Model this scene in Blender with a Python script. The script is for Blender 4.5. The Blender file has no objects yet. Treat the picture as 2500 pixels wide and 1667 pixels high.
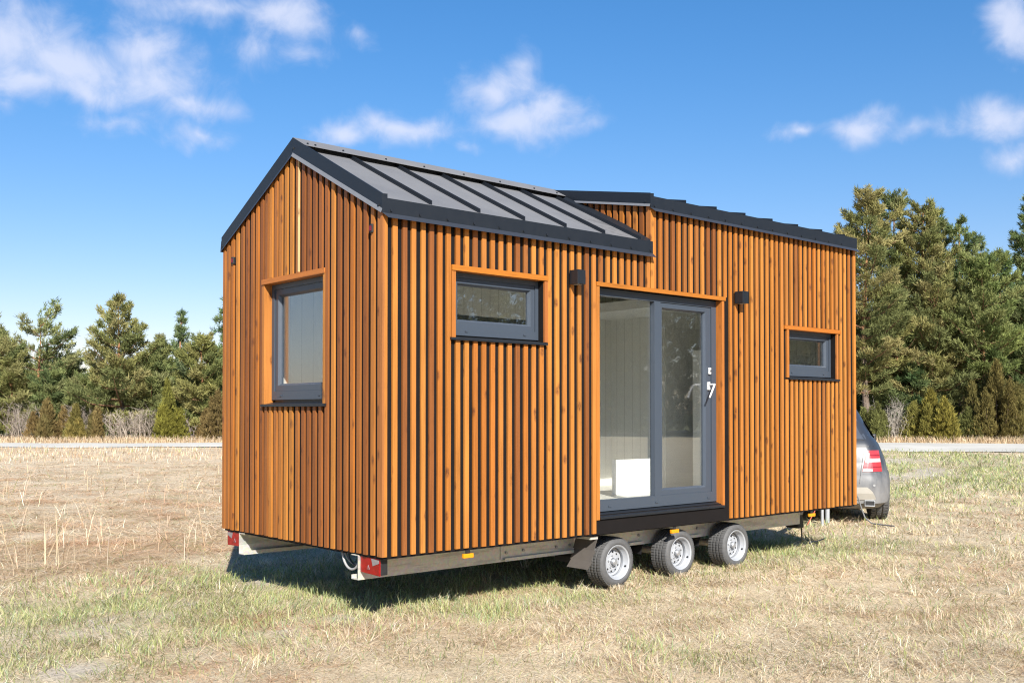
import bpy, bmesh, math, random
import numpy as np
from mathutils import Vector, Matrix

rng = np.random.default_rng(7)
random.seed(7)
SC = bpy.context.scene
COL = SC.collection

# ------------------------------------------------------------------ helpers
class MB:
    """collects polygons with one colour each, then links them as ONE mesh object"""
    def __init__(s):
        s.v = []; s.f = []; s.c = []
    def poly(s, pts, col=(1, 1, 1)):
        i = len(s.v); s.v += [tuple(p) for p in pts]; s.f.append(tuple(range(i, i + len(pts)))); s.c.append(col)
    def faces(s, verts, faces, col=(1, 1, 1)):
        i = len(s.v); s.v += [tuple(p) for p in verts]
        for f in faces:
            s.f.append(tuple(i + k for k in f)); s.c.append(col)
    def box(s, a, b, col=(1, 1, 1)):
        x0, x1 = sorted((a[0], b[0])); y0, y1 = sorted((a[1], b[1])); z0, z1 = sorted((a[2], b[2]))
        s.faces([(x0,y0,z0),(x1,y0,z0),(x1,y1,z0),(x0,y1,z0),(x0,y0,z1),(x1,y0,z1),(x1,y1,z1),(x0,y1,z1)],
                [(0,3,2,1),(4,5,6,7),(0,1,5,4),(1,2,6,5),(2,3,7,6),(3,0,4,7)], col)
    def hexa(s, p, col=(1, 1, 1)):
        """8 corners: bottom ring 0-3, top ring 4-7"""
        s.faces(p, [(0,3,2,1),(4,5,6,7),(0,1,5,4),(1,2,6,5),(2,3,7,6),(3,0,4,7)], col)
    def prism(s, poly, ax, d0, d1, col=(1, 1, 1)):
        """polygon of (a,b) extruded along axis ax ('x','y','z') from d0 to d1"""
        def P(a, b, d):
            return (d, a, b) if ax == 'x' else ((a, d, b) if ax == 'y' else (a, b, d))
        n = len(poly)
        vs = [P(a, b, d0) for a, b in poly] + [P(a, b, d1) for a, b in poly]
        fs = [tuple(range(n))[::-1], tuple(range(n, 2 * n))] + [(i, (i + 1) % n, n + (i + 1) % n, n + i) for i in range(n)]
        s.faces(vs, fs, col)
    def tube(s, pts, r, seg=6, col=(1, 1, 1), cap=True):
        pts = [Vector(p) for p in pts]
        rs = r if isinstance(r, (list, tuple)) else [r] * len(pts)
        i0 = len(s.v); up = Vector((0, 0, 1))
        for k, p in enumerate(pts):
            d = (pts[min(k + 1, len(pts) - 1)] - pts[max(k - 1, 0)])
            d = d.normalized() if d.length > 1e-9 else Vector((0, 0, 1))
            a = d.cross(up)
            if a.length < .05: a = d.cross(Vector((1, 0, 0)))
            a.normalize(); b = d.cross(a)
            for j in range(seg):
                t = 2 * math.pi * j / seg
                s.v.append(tuple(p + (a * math.cos(t) + b * math.sin(t)) * rs[k]))
        for k in range(len(pts) - 1):
            for j in range(seg):
                q = i0 + k * seg; j2 = (j + 1) % seg
                s.f.append((q + j, q + j2, q + seg + j2, q + seg + j)); s.c.append(col)
        if cap:
            s.f.append(tuple(i0 + j for j in range(seg))[::-1]); s.c.append(col)
            q = i0 + (len(pts) - 1) * seg
            s.f.append(tuple(q + j for j in range(seg))); s.c.append(col)
    def lathe(s, prof, c, ax='y', seg=40, col=(1, 1, 1)):
        """prof: list of (radius, offset along axis); revolved about the axis through c"""
        i0 = len(s.v)
        for r, o in prof:
            for j in range(seg):
                t = 2 * math.pi * j / seg
                a, b = r * math.cos(t), r * math.sin(t)
                s.v.append((c[0] + a, c[1] + o, c[2] + b) if ax == 'y' else (c[0] + o, c[1] + a, c[2] + b))
        for k in range(len(prof) - 1):
            for j in range(seg):
                q = i0 + k * seg; j2 = (j + 1) % seg
                s.f.append((q + j, q + j2, q + seg + j2, q + seg + j)); s.c.append(col)
    def build(s, name, m, parent=None, smooth=False, bevel=0):
        me = bpy.data.meshes.new(name)
        me.from_pydata(s.v, [], s.f); me.update()
        at = me.color_attributes.new('Col', 'FLOAT_COLOR', 'CORNER')
        cols = np.ones((len(me.loops), 4), np.float32)
        tot = np.array([len(f) for f in s.f])
        cols[:, :3] = np.repeat(np.array(s.c, np.float32), tot, axis=0)
        at.data.foreach_set('color', cols.ravel())
        if smooth:
            me.polygons.foreach_set('use_smooth', np.ones(len(me.polygons), bool))
        bm = bmesh.new(); bm.from_mesh(me); bmesh.ops.recalc_face_normals(bm, faces=bm.faces[:]); bm.to_mesh(me); bm.free()
        o = bpy.data.objects.new(name, me); COL.objects.link(o)
        me.materials.append(m)
        if smooth:
            md = o.modifiers.new('split', 'EDGE_SPLIT'); md.split_angle = math.radians(38)
        if bevel:
            md = o.modifiers.new('bevel', 'BEVEL'); md.width = bevel; md.segments = 2; md.limit_method = 'ANGLE'
        if parent is not None: o.parent = parent
        return o

def tag(o, label=None, cat=None, group=None, kind=None):
    if label: o['label'] = label
    if cat: o['category'] = cat
    if group: o['group'] = group
    if kind: o['kind'] = kind
    return o

def empty(name, loc=(0, 0, 0), rz=0):
    o = bpy.data.objects.new(name, None); COL.objects.link(o)
    o.location = loc; o.rotation_euler = (0, 0, rz); o.empty_display_size = .2
    return o

def copy_tree(o, parent=None):
    c = o.copy(); COL.objects.link(c)
    if parent is not None: c.parent = parent
    for ch in [x for x in COL.objects if x.parent == o]:
        copy_tree(ch, c)
    return c

def np_mesh(name, verts, tris, cols, mat_, parent=None):
    """fast triangle mesh from arrays, a colour per vertex"""
    me = bpy.data.meshes.new(name)
    nv, nt = len(verts), len(tris)
    me.vertices.add(nv); me.vertices.foreach_set('co', verts.astype(np.float32).ravel())
    me.loops.add(nt * 3); me.loops.foreach_set('vertex_index', tris.astype(np.int32).ravel())
    me.polygons.add(nt); me.polygons.foreach_set('loop_start', np.arange(0, nt * 3, 3, dtype=np.int32))
    me.update(calc_edges=True)
    at = me.color_attributes.new('Col', 'FLOAT_COLOR', 'POINT')
    c4 = np.ones((nv, 4), np.float32); c4[:, :3] = cols
    at.data.foreach_set('color', c4.ravel())
    me.materials.append(mat_)
    o = bpy.data.objects.new(name, me); COL.objects.link(o)
    if parent is not None: o.parent = parent
    return o

# ------------------------------------------------------------------ materials
class NT:
    def __init__(s, name):
        s.m = bpy.data.materials.new(name); s.m.use_nodes = True
        s.t = s.m.node_tree; s.t.nodes.clear()
        s.out = s.n('ShaderNodeOutputMaterial')
    def n(s, typ, **kw):
        nd = s.t.nodes.new(typ)
        for k, v in kw.items():
            if k == 'ins':
                for i, val in v.items():
                    if hasattr(val, 'is_output') or isinstance(val, bpy.types.NodeSocket): s.t.links.new(val, nd.inputs[i])
                    else: nd.inputs[i].default_value = val
            else: setattr(nd, k, v)
        return nd
    def coord(s, kind='Object', scale=(1, 1, 1)):
        tc = s.n('ShaderNodeTexCoord')
        return s.n('ShaderNodeMapping', ins={0: tc.outputs[kind], 3: scale}).outputs[0]
    def noise(s, vec, scale, detail=4, rough=.55, dist=0):
        return s.n('ShaderNodeTexNoise', ins={'Vector': vec, 'Scale': scale, 'Detail': detail, 'Roughness': rough, 'Distortion': dist}).outputs[0]
    def ramp(s, fac, stops, interp='LINEAR'):
        r = s.n('ShaderNodeValToRGB', ins={0: fac}); r.color_ramp.interpolation = interp
        el = r.color_ramp.elements
        while len(el) < len(stops): el.new(.5)
        for e, (p, c) in zip(el, stops):
            e.position = p; e.color = (c[0], c[1], c[2], 1) if isinstance(c, (tuple, list)) else (c, c, c, 1)
        return r.outputs[0]
    def mix(s, fac, a, b, blend='MIX'):
        nd = s.n('ShaderNodeMix', data_type='RGBA', blend_type=blend)
        for i, v in ((0, fac), (6, a), (7, b)):
            if isinstance(v, bpy.types.NodeSocket): s.t.links.new(v, nd.inputs[i])
            else: nd.inputs[i].default_value = v if i == 0 else (v[0], v[1], v[2], 1)
        return nd.outputs[2]
    def math(s, op, a, b=0, clamp=False):
        nd = s.n('ShaderNodeMath', operation=op, use_clamp=clamp)
        for i, v in ((0, a), (1, b)):
            if isinstance(v, bpy.types.NodeSocket): s.t.links.new(v, nd.inputs[i])
            else: nd.inputs[i].default_value = v
        return nd.outputs[0]
    def attr(s, name='Col'):
        return s.n('ShaderNodeAttribute', attribute_name=name).outputs[0]
    def bump(s, h, strength=.3, dist=.01):
        return s.n('ShaderNodeBump', ins={'Height': h, 'Strength': strength, 'Distance': dist}).outputs[0]
    def bsdf(s, col, rough=.6, metal=0, bump=None, spec=.5, **kw):
        p = s.n('ShaderNodeBsdfPrincipled')
        def put(k, v):
            if isinstance(v, bpy.types.NodeSocket): s.t.links.new(v, p.inputs[k])
            else: p.inputs[k].default_value = (v[0], v[1], v[2], 1) if isinstance(v, (tuple, list)) else v
        put('Base Color', col); put('Roughness', rough); put('Metallic', metal); put('Specular IOR Level', spec)
        if bump is not None: put('Normal', bump)
        for k, v in kw.items(): put(k, v)
        s.t.links.new(p.outputs[0], s.out.inputs[0])
        return p
    def done(s, shader):
        s.t.links.new(shader, s.out.inputs[0]); return s.m

def simple(name, col, rough=.5, metal=0, spec=.5, var=.12, scale=30, bump=0, k=.76):
    col = [x * k * (.91 if k < 1 else 1) for x in col]
    t = NT(name); v = t.coord()
    n = t.noise(v, scale, 5)
    c = t.mix(n, [x * (1 - var) for x in col], [min(1, x * (1 + var)) for x in col])
    c = t.mix(1.0, c, t.attr(), 'MULTIPLY')
    t.bsdf(c, t.math('ADD', rough - .06, t.math('MULTIPLY', n, .12)), metal, t.bump(n, bump, .004) if bump else None, spec)
    return t.m

def wood(name, grain=(70, 70, 2.2), knots=True, tint=(.64, .585, .485)):
    t = NT(name)
    base = t.mix(1.0, t.attr(), tint, 'MULTIPLY')
    v = t.coord(scale=grain)
    n1 = t.noise(v, 1.0, 6, .65, .6)
    streak = t.ramp(n1, [(.25, .66), (.5, 1.0), (.8, 1.12)])
    c = t.mix(1.0, base, streak, 'MULTIPLY')
    v2 = t.coord(scale=(grain[0] * .12, grain[1] * .12, grain[2] * .5))
    n2 = t.noise(v2, 1.0, 3)
    c = t.mix(1.0, c, t.ramp(n2, [(.3, .85), (.7, 1.1)]), 'MULTIPLY')
    if knots:
        gz = 6.0 if grain[2] < 10 else 14; gx = 12 if grain[0] > 10 else 3.1
        kv = t.coord(scale=(gx, 14, gz))
        vo = t.n('ShaderNodeTexVoronoi', ins={'Vector': kv, 'Scale': 1.0, 'Randomness': 1.0})
        sep = t.n('ShaderNodeSeparateColor', ins={0: vo.outputs['Color']})
        near = t.ramp(vo.outputs['Distance'], [(.13, 1.0), (.30, 0.0)])
        pick = t.math('GREATER_THAN', sep.outputs[0], .50)
        k = t.math('MULTIPLY', near, pick)
        wob = t.ramp(t.noise(kv, 6, 3), [(.35, .4), (.6, 1)])
        k = t.math('MULTIPLY', k, wob)
        c = t.mix(t.math('MULTIPLY', k, .85), c, (.085, .028, .010))
    t.bsdf(c, .55, 0, t.bump(n1, .12, .003), .35)
    return t.m

M = {}
M['slat'] = wood('stained_slat_wood')
M['trimv'] = wood('stained_trim_vertical', knots=True)
M['trimh'] = wood('stained_trim_horizontal_x', grain=(2.2, 70, 70), knots=False)
M['trimy'] = wood('stained_trim_horizontal_y', grain=(70, 2.2, 70), knots=False)
M['membrane'] = simple('black_wind_membrane', (.016, .015, .015), .75, spec=.2)
M['blackply'] = simple('black_painted_board', (.013, .011, .011), .7, var=.3, scale=9, spec=.12)
M['frame'] = simple('slate_grey_window_profile', (.062, .080, .108), .42, var=.04)
M['fascia'] = simple('anthracite_flashing', (.012, .0155, .0215), .45, var=.10, scale=14)
M['hem'] = simple('skylit_flashing_hem', (.040, .047, .062), .4, var=.1)  # flashing colour lightened for the sky light its flare catches
M['drip'] = simple('sunlit_drip_edge', (.24, .25, .27), .45, .3, var=.1)  # pale tone stands for sun and sky caught by the flared rake hem
M['white'] = simple('white_painted_lining', (.84, .84, .81), .5, var=.03, k=1)
M['whiteplastic'] = simple('white_plastic', (.80, .80, .80), .3, var=.02)
M['floor'] = simple('pale_vinyl_floor', (.68, .66, .61), .4, var=.06, scale=6, k=1)
M['rubber'] = simple('tyre_rubber', (.115, .115, .117), .7, var=.35, scale=40, bump=.15)
M['flap'] = simple('dusty_rubber_flap', (.115, .10, .088), .8, var=.2, scale=20)
M['rim'] = simple('silver_painted_steel', (.50, .52, .555), .38, .15, var=.05)
M['dark'] = simple('dark_plastic', (.02, .02, .022), .5)
M['zinc'] = simple('bright_zinc', (.55, .57, .60), .35, .6, var=.1)
M['grey'] = simple('light_grey_plastic', (.42, .42, .42), .5)
M['clear'] = simple('clear_lens', (.36, .33, .35), .15, .2, var=.2, scale=60)
M['postsilver'] = simple('grey_painted_leg', (.50, .52, .56), .4, .2)
M['strap'] = simple('orange_red_strap', (.65, .10, .05), .6)
M['cable'] = simple('grey_cable', (.20, .20, .20), .5)
M['amber'] = simple('amber_lens', (.90, .36, .01), .25, var=.12, scale=80)
M['redlens'] = simple('red_lens', (.36, .004, .007), .18, var=.55, scale=28)
M['crimson'] = simple('crimson_marker_lens', (.22, .01, .02), .25)
M['bolt'] = simple('steel_bolt', (.45, .46, .48), .35, .7)
M['redwhite'] = None

def galv():
    t = NT('galvanised_steel'); v = t.coord()
    sp = t.n('ShaderNodeTexVoronoi', ins={'Vector': v, 'Scale': 55.0}).outputs['Color']
    n = t.noise(t.coord(scale=(1, 1, 5)), 3.0, 6, .65)
    c = t.mix(n, (.46, .44, .40), (.66, .64, .58))
    c = t.mix(.12, c, sp, 'OVERLAY')
    st = t.ramp(t.noise(t.coord(scale=(1.2, 1.2, 9)), 2.2, 7, .7), [(.52, 0.0), (.60, 1.0)])
    c = t.mix(t.math('MULTIPLY', st, .35), c, (.17, .165, .16))
    t.bsdf(c, .36, .35)
    return t.m
M['galv'] = galv()

def roofmat():
    t = NT('matt_grey_roof_sheet'); v = t.coord()
    fine = t.noise(t.coord(scale=(60, 260, 260)), 1.0, 4, .7)
    big = t.noise(v, 1.6, 5)
    c = t.mix(fine, (.085, .087, .093), (.165, .166, .174))
    c = t.mix(t.ramp(big, [(.35, 0.0), (.75, .5)]), c, (.20, .197, .195))
    mott = t.ramp(t.noise(t.coord(scale=(2.4, 5, 5)), 1.6, 5, .7), [(.50, 0.0), (.57, 1.0)])
    tc = t.n('ShaderNodeTexCoord'); sx = t.n('ShaderNodeSeparateXYZ', ins={0: tc.outputs['Object']})
    zone = t.math('MULTIPLY', t.ramp(t.math('MULTIPLY', sx.outputs[0], 1 / 3.0), [(.68, 0.0), (.80, 1.0)]), t.ramp(t.math('MULTIPLY', sx.outputs[1], 1.0), [(.42, 1.0), (.6, 0.0)]))
    c = t.mix(t.math('MULTIPLY', t.math('MULTIPLY', mott, zone), .55), c, (.07, .07, .075))
    t.bsdf(c, .62, 0, t.bump(fine, .35, .003), .35)
    return t.m
M['roof'] = roofmat()

def planks():
    t = NT('white_plank_lining'); tc = t.n('ShaderNodeTexCoord')
    sx = t.n('ShaderNodeSeparateXYZ', ins={0: tc.outputs['Object']})
    s = t.math('ADD', sx.outputs[0], sx.outputs[1])
    fr = t.math('FRACT', t.math('MULTIPLY', s, 1 / .12))
    g = t.math('LESS_THAN', fr, .045)
    n = t.noise(t.coord(scale=(8, 8, 1)), 2, 4)
    c = t.mix(n, (.78, .78, .74), (.86, .86, .82))
    c = t.mix(t.math('MULTIPLY', g, .6), c, (.30, .29, .26))
    t.bsdf(c, .5)
    return t.m
M['planks'] = planks()

def glassm(name, tint, r0, power=4.0):
    t = NT(name)
    lw = t.n('ShaderNodeLayerWeight', ins={0: .5})
    f = t.math('ADD', r0, t.math('MULTIPLY', t.math('POWER', lw.outputs['Facing'], power), .9), clamp=True)
    tr = t.n('ShaderNodeBsdfTransparent', ins={0: (*tint, 1)})
    gl = t.n('ShaderNodeBsdfGlossy', ins={'Roughness': .01, 'Color': (.95, .97, 1, 1)})
    mx = t.n('ShaderNodeMixShader', ins={0: f, 1: tr.outputs[0], 2: gl.outputs[0]})
    return t.done(mx.outputs[0])
M['glass'] = glassm('double_glazing', (.98, .99, .985), .12)
M['carglass'] = simple('dusty_dark_car_glass', (.07, .082, .105), .3, spec=.8, var=.25, scale=5)

def carpaint():
    t = NT('dusty_grey_car_paint'); tc = t.n('ShaderNodeTexCoord')
    sx = t.n('ShaderNodeSeparateXYZ', ins={0: tc.outputs['Object']})
    n = t.noise(t.coord(scale=(3, 3, 1.2)), 2.2, 7, .7)
    h = t.math('MULTIPLY', t.math('SUBTRACT', .88, sx.outputs[2]), .95)
    d = t.ramp(t.math('ADD', t.math('MULTIPLY', n, .9), h), [(.45, 0.0), (1.1, 1.0)])
    c = t.mix(d, (.026, .031, .041), (.19, .187, .185))
    t.bsdf(c, t.math('ADD', .35, t.math('MULTIPLY', d, .4)), 0)
    return t.m
M['paint'] = carpaint()
M['silverplate'] = simple('silver_bumper_plate', (.55, .52, .46), .35, .3, var=.15, scale=6)
M['taillight'] = simple('car_tail_lens', (.55, .05, .06), .25, var=.2, scale=8)
M['taillightclear'] = simple('car_tail_lens_clear', (.65, .58, .56), .25, var=.1)

def bladem(name, trans=.3):
    t = NT(name); c = t.attr()
    d = t.n('ShaderNodeBsdfDiffuse', ins={0: c})
    tr = t.n('ShaderNodeBsdfTranslucent', ins={0: c})
    mx = t.n('ShaderNodeMixShader', ins={0: trans, 1: d.outputs[0], 2: tr.outputs[0]})
    return t.done(mx.outputs[0])
M['blade'] = bladem('grass_blades', .38)
M['needle'] = bladem('pine_needles', .35)

def barkm():
    t = NT('pine_bark'); v = t.coord(scale=(6, 6, 2))
    n = t.noise(v, 3, 6, .7)
    c = t.mix(1.0, t.attr(), t.ramp(n, [(.3, .55), (.7, 1.2)]), 'MULTIPLY')
    t.bsdf(c, .85, 0, t.bump(n, .6, .03), .2)
    return t.m
M['bark'] = barkm()

def groundm():
    t = NT('dry_meadow_soil'); v = t.coord()
    c = t.attr()
    n1 = t.noise(v, 62, 5, .7)
    n2 = t.noise(v, 2.1, 5, .6)
    n3 = t.noise(v, .35, 4, .6)
    c = t.mix(1.0, c, t.ramp(n1, [(.30, .30), (.46, .95), (.66, 1.30)]), 'MULTIPLY')
    c = t.mix(1.0, c, t.ramp(n2, [(.3, .80), (.7, 1.14)]), 'MULTIPLY')
    c = t.mix(1.0, c, t.ramp(n3, [(.3, .88), (.7, 1.10)]), 'MULTIPLY')
    t.bsdf(c, .95, 0, t.bump(n1, .8, .03), .1)
    return t.m
M['ground'] = groundm()

def roadm():
    t = NT('white_gravel_road'); v = t.coord()
    n = t.noise(v, 3.0, 7, .75); b = t.noise(v, .25, 4)
    c = t.mix(n, (.40, .38, .335), (.58, .56, .51))
    c = t.mix(1.0, c, t.ramp(b, [(.3, .85), (.7, 1.08)]), 'MULTIPLY')
    t.bsdf(c, .95, 0, t.bump(n, .4, .03), .1)
    return t.m
M['road'] = roadm()

# ------------------------------------------------------------------ value noise for placing and colouring vegetation
_tab = rng.random((256, 256))
def vnoise(x, y):
    xi = np.floor(x).astype(int); yi = np.floor(y).astype(int)
    fx = x - xi; fy = y - yi
    fx = fx * fx * (3 - 2 * fx); fy = fy * fy * (3 - 2 * fy)
    g = lambda a, b: _tab[a % 256, b % 256]
    return (g(xi, yi) * (1 - fx) + g(xi + 1, yi) * fx) * (1 - fy) + (g(xi, yi + 1) * (1 - fx) + g(xi + 1, yi + 1) * fx) * fy
def fbm(x, y, o=4):
    r = 0; a = .5; s = 0
    for k in range(o):
        r = r + a * vnoise(x * 2 ** k + 17 * k, y * 2 ** k + 31 * k); s += a; a *= .5
    return r / s
def segdist(x, y, pts):
    d = np.full(np.shape(x), 1e9)
    for (ax, ay), (bx, by) in zip(pts[:-1], pts[1:]):
        vx, vy = bx - ax, by - ay
        t = np.clip(((x - ax) * vx + (y - ay) * vy) / (vx * vx + vy * vy), 0, 1)
        d = np.minimum(d, np.hypot(x - ax - t * vx, y - ay - t * vy))
    return d
def ss(e0, e1, x):
    t = np.clip((x - e0) / (e1 - e0), 0, 1); return t * t * (3 - 2 * t)

CAMP = np.array([-4.1361, -5.9827]); YAW = .8511
FW = np.array([math.cos(YAW), math.sin(YAW)]); RT = np.array([math.sin(YAW), -math.cos(YAW)])

def height(x, y):
    r = np.hypot(x - CAMP[0], y - CAMP[1])
    return ((fbm(x * .8, y * .8, 3) - .5) * .07) * ss(90, 40, r)
ROAD_NEAR = [(-34, 74), (-10, 57.5), (9, 42.1), (16.3, 36.4), (25, 28.6), (34.1, 15.4), (36.6, 10.2), (40, 2), (48, -18), (60, -50)]
ROAD_FAR = [(-30, 82), (-5, 63), (10.7, 48.5), (19.1, 42.1), (31, 33.5), (43.8, 21.5), (48.2, 14.9), (52, 5), (60, -15), (73, -47)]
ROAD_MID = [((a[0] + b[0]) / 2, (a[1] + b[1]) / 2) for a, b in zip(ROAD_NEAR, ROAD_FAR)]

def greenness(x, y):
    """how much living grass: the wheel track on the left, the verge by the road on the right, patches elsewhere"""
    n = fbm(x * .55, y * .55, 4)
    tr = ss(1.9, .5, segdist(x, y, [(-6, 2.2), (-3, 1.9), (-1.4, 2.0), (-.2, 2.0), (.8, 1.6), (3, 1.2), (6, 1.0)]))
    tr2 = ss(.9, .2, segdist(x, y, [(-4.5, .2), (-2, .35), (-1, .75), (0, 1.0)]))
    vr = ss(4.6, 1.5, segdist(x, y, [(14.5, 4.2), (20, 6.2), (26, 9), (31.5, 12.5)])) + ss(4.5, 1.5, segdist(x, y, [(30, 7), (33, 3), (37, -6)])) * .8
    g = np.maximum(np.maximum(tr * .24, tr2 * .16), vr * .36)
    g = g * ss(.25, .6, n + .08) + .22 * ss(.58, .80, fbm(x * 1.1 + 40, y * 1.1, 3)) + .04
    return np.clip(g, 0, 1)
def tallness(x, y):
    """the uncut meadow left of and behind the house"""
    d = (y - 3.6) - .10 * (x + 1) + (fbm(x * .7, y * .7, 3) - .5) * 1.6
    return ss(-.3, .9, d) * ss(7.0, 4.5, x - .28 * y)
def bare(x, y):
    p = 1.0 * ss(.7, .25, segdist(x, y, [(18.5, 5.9), (21, 6.3), (23.5, 7.3)]) ) + ss(.8, .3, segdist(x, y, [(25.5, 9.9), (29, 10.6)]))
    q = ss(.22, .05, segdist(x, y, [(-3.5, .05), (-2.2, .15), (-1.85, .3)])) + .7 * ss(.30, .05, segdist(x, y, [(-2.4, 1.2), (-1.3, 1.3), (-.6, 1.5), (.1, 1.2)])) * ss(.4, .6, fbm(x * 1.7, y * 1.7, 3))
    rut = np.minimum(segdist(x, y, [(-3.6, 1.05), (-2.33, 1.46), (-1.72, 1.56), (-.6, 1.85), (.42, 2.45)]), segdist(x, y, [(-3.2, -.1), (-2.21, .12), (-1.79, .15), (-.83, .31), (0, .5)]))
    q = q + .85 * ss(.13, .03, rut) * ss(.34, .55, fbm(x * 2.4, y * 2.4 + 7, 3))
    return np.clip(p + q, 0, 1)

# ------------------------------------------------------------------ ground, road
def ground():
    rad = [0.0, .6]
    while rad[-1] < 1500: rad.append(rad[-1] * 1.05 + .04)
    rad = np.array(rad); na = 220
    an = np.linspace(0, 2 * math.pi, na, endpoint=False)
    R, A = np.meshgrid(rad[1:], an, indexing='ij')
    x = CAMP[0] + R * np.cos(A); y = CAMP[1] + R * np.sin(A)
    z = height(x, y)
    v = np.stack([x, y, z], -1).reshape(-1, 3)
    v = np.vstack([v, [[CAMP[0], CAMP[1], float(height(CAMP[:1], CAMP[1:])[0])]]])
    nr = len(rad) - 1; t = []
    i = np.arange(nr - 1)[:, None] * na + np.arange(na)[None]; j = np.arange(nr - 1)[:, None] * na + (np.arange(na)[None] + 1) % na
    t = np.concatenate([np.stack([i, i + na, j + na], -1).reshape(-1, 3), np.stack([i, j + na, j], -1).reshape(-1, 3),
                        np.stack([np.full(na, len(v) - 1), np.arange(na), (np.arange(na) + 1) % na], -1)])
    g = greenness(v[:, 0], v[:, 1])[:, None]; tl = tallness(v[:, 0], v[:, 1])[:, None]; br = bare(v[:, 0], v[:, 1])[:, None]
    c = np.array([.57, .47, .325]) * (1 - g) + np.array([.36, .34, .18]) * g
    c = c * (1 - .5 * tl) + np.array([.58, .46, .33]) * .5 * tl
    c = c * (1 - br) + np.array([.50, .44, .36]) * br
    far = ss(60, 90, np.hypot(v[:, 0] - CAMP[0], v[:, 1] - CAMP[1]))[:, None]
    c = c * (1 - far) + np.array([.16, .16, .08]) * far
    o = np_mesh('ground', v, t, c, M['ground'])
    o.data.polygons.foreach_set('use_smooth', np.ones(len(o.data.polygons), bool))
    tag(o, kind='structure')
ground()

def road():
    m = MB(); N = 14
    def samp(P):
        P = np.array(P, float); d = np.r_[0, np.cumsum(np.hypot(*np.diff(P, axis=0).T))]
        s = np.linspace(0, 1, 90)
        # Catmull-like smoothing by dense linear + blur
        q = np.stack([np.interp(s * d[-1], d, P[:, k]) for k in (0, 1)], -1)
        for _ in range(6): q[1:-1] = (q[:-2] + 2 * q[1:-1] + q[2:]) / 4
        return q
    a, b = samp(ROAD_NEAR), samp(ROAD_FAR)
    a = a + (rng.random(a.shape) - .5) * 1.0; b = b + (rng.random(b.shape) - .5) * 1.2
    for k in range(len(a) - 1):
        for j in range(N):
            q = []
            for (kk, jj) in ((k, j), (k + 1, j), (k + 1, j + 1), (k, j + 1)):
                p = a[kk] + (b[kk] - a[kk]) * jj / N
                crown = .03 + .05 * math.sin(math.pi * jj / N)
                q.append((p[0], p[1], float(height(p[:1], p[1:])[0]) + crown))
            m.poly(q)
    tag(m.build('gravel_road', M['road'], smooth=True), kind='structure')
road()

# ------------------------------------------------------------------ grass (stuff): real blades
STRAW = np.array([[.80, .68, .48], [.74, .60, .40], [.88, .80, .65], [.68, .55, .37], [.78, .63, .48], [.40, .29, .18]])
GREEN = np.array([[.32, .35, .13], [.44, .44, .20], [.24, .28, .10], [.50, .48, .27], [.28, .36, .19]])
def blades(x, y, L, W, e0, e1, phi, col):
    n = len(x); z = height(x, y) - .004
    dx, dy = np.cos(phi), np.sin(phi)
    tw = phi + np.pi / 2 + (rng.random(n) - .5) * 1.6
    sx, sy = np.cos(tw) * W / 2, np.sin(tw) * W / 2
    h1 = L * .55; h2 = L * .45
    mx, my, mz = x + dx * np.cos(e0) * h1, y + dy * np.cos(e0) * h1, z + np.sin(e0) * h1
    tx, ty, tz = mx + dx * np.cos(e1) * h2, my + dy * np.cos(e1) * h2, np.maximum(mz + np.sin(e1) * h2, z + .003)
    v = np.stack([np.stack([x - sx, y - sy, z], -1), np.stack([x + sx, y + sy, z], -1),
                  np.stack([mx - sx * .8, my - sy * .8, mz], -1), np.stack([mx + sx * .8, my + sy * .8, mz], -1),
                  np.stack([tx, ty, tz], -1)], 1).reshape(-1, 3)
    b = (np.arange(n) * 5)[:, None]
    t = np.concatenate([b + [0, 1, 3], b + [0, 3, 2], b + [2, 3, 4]])
    c = np.repeat(col, 5, axis=0)
    return v, t, c
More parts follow.
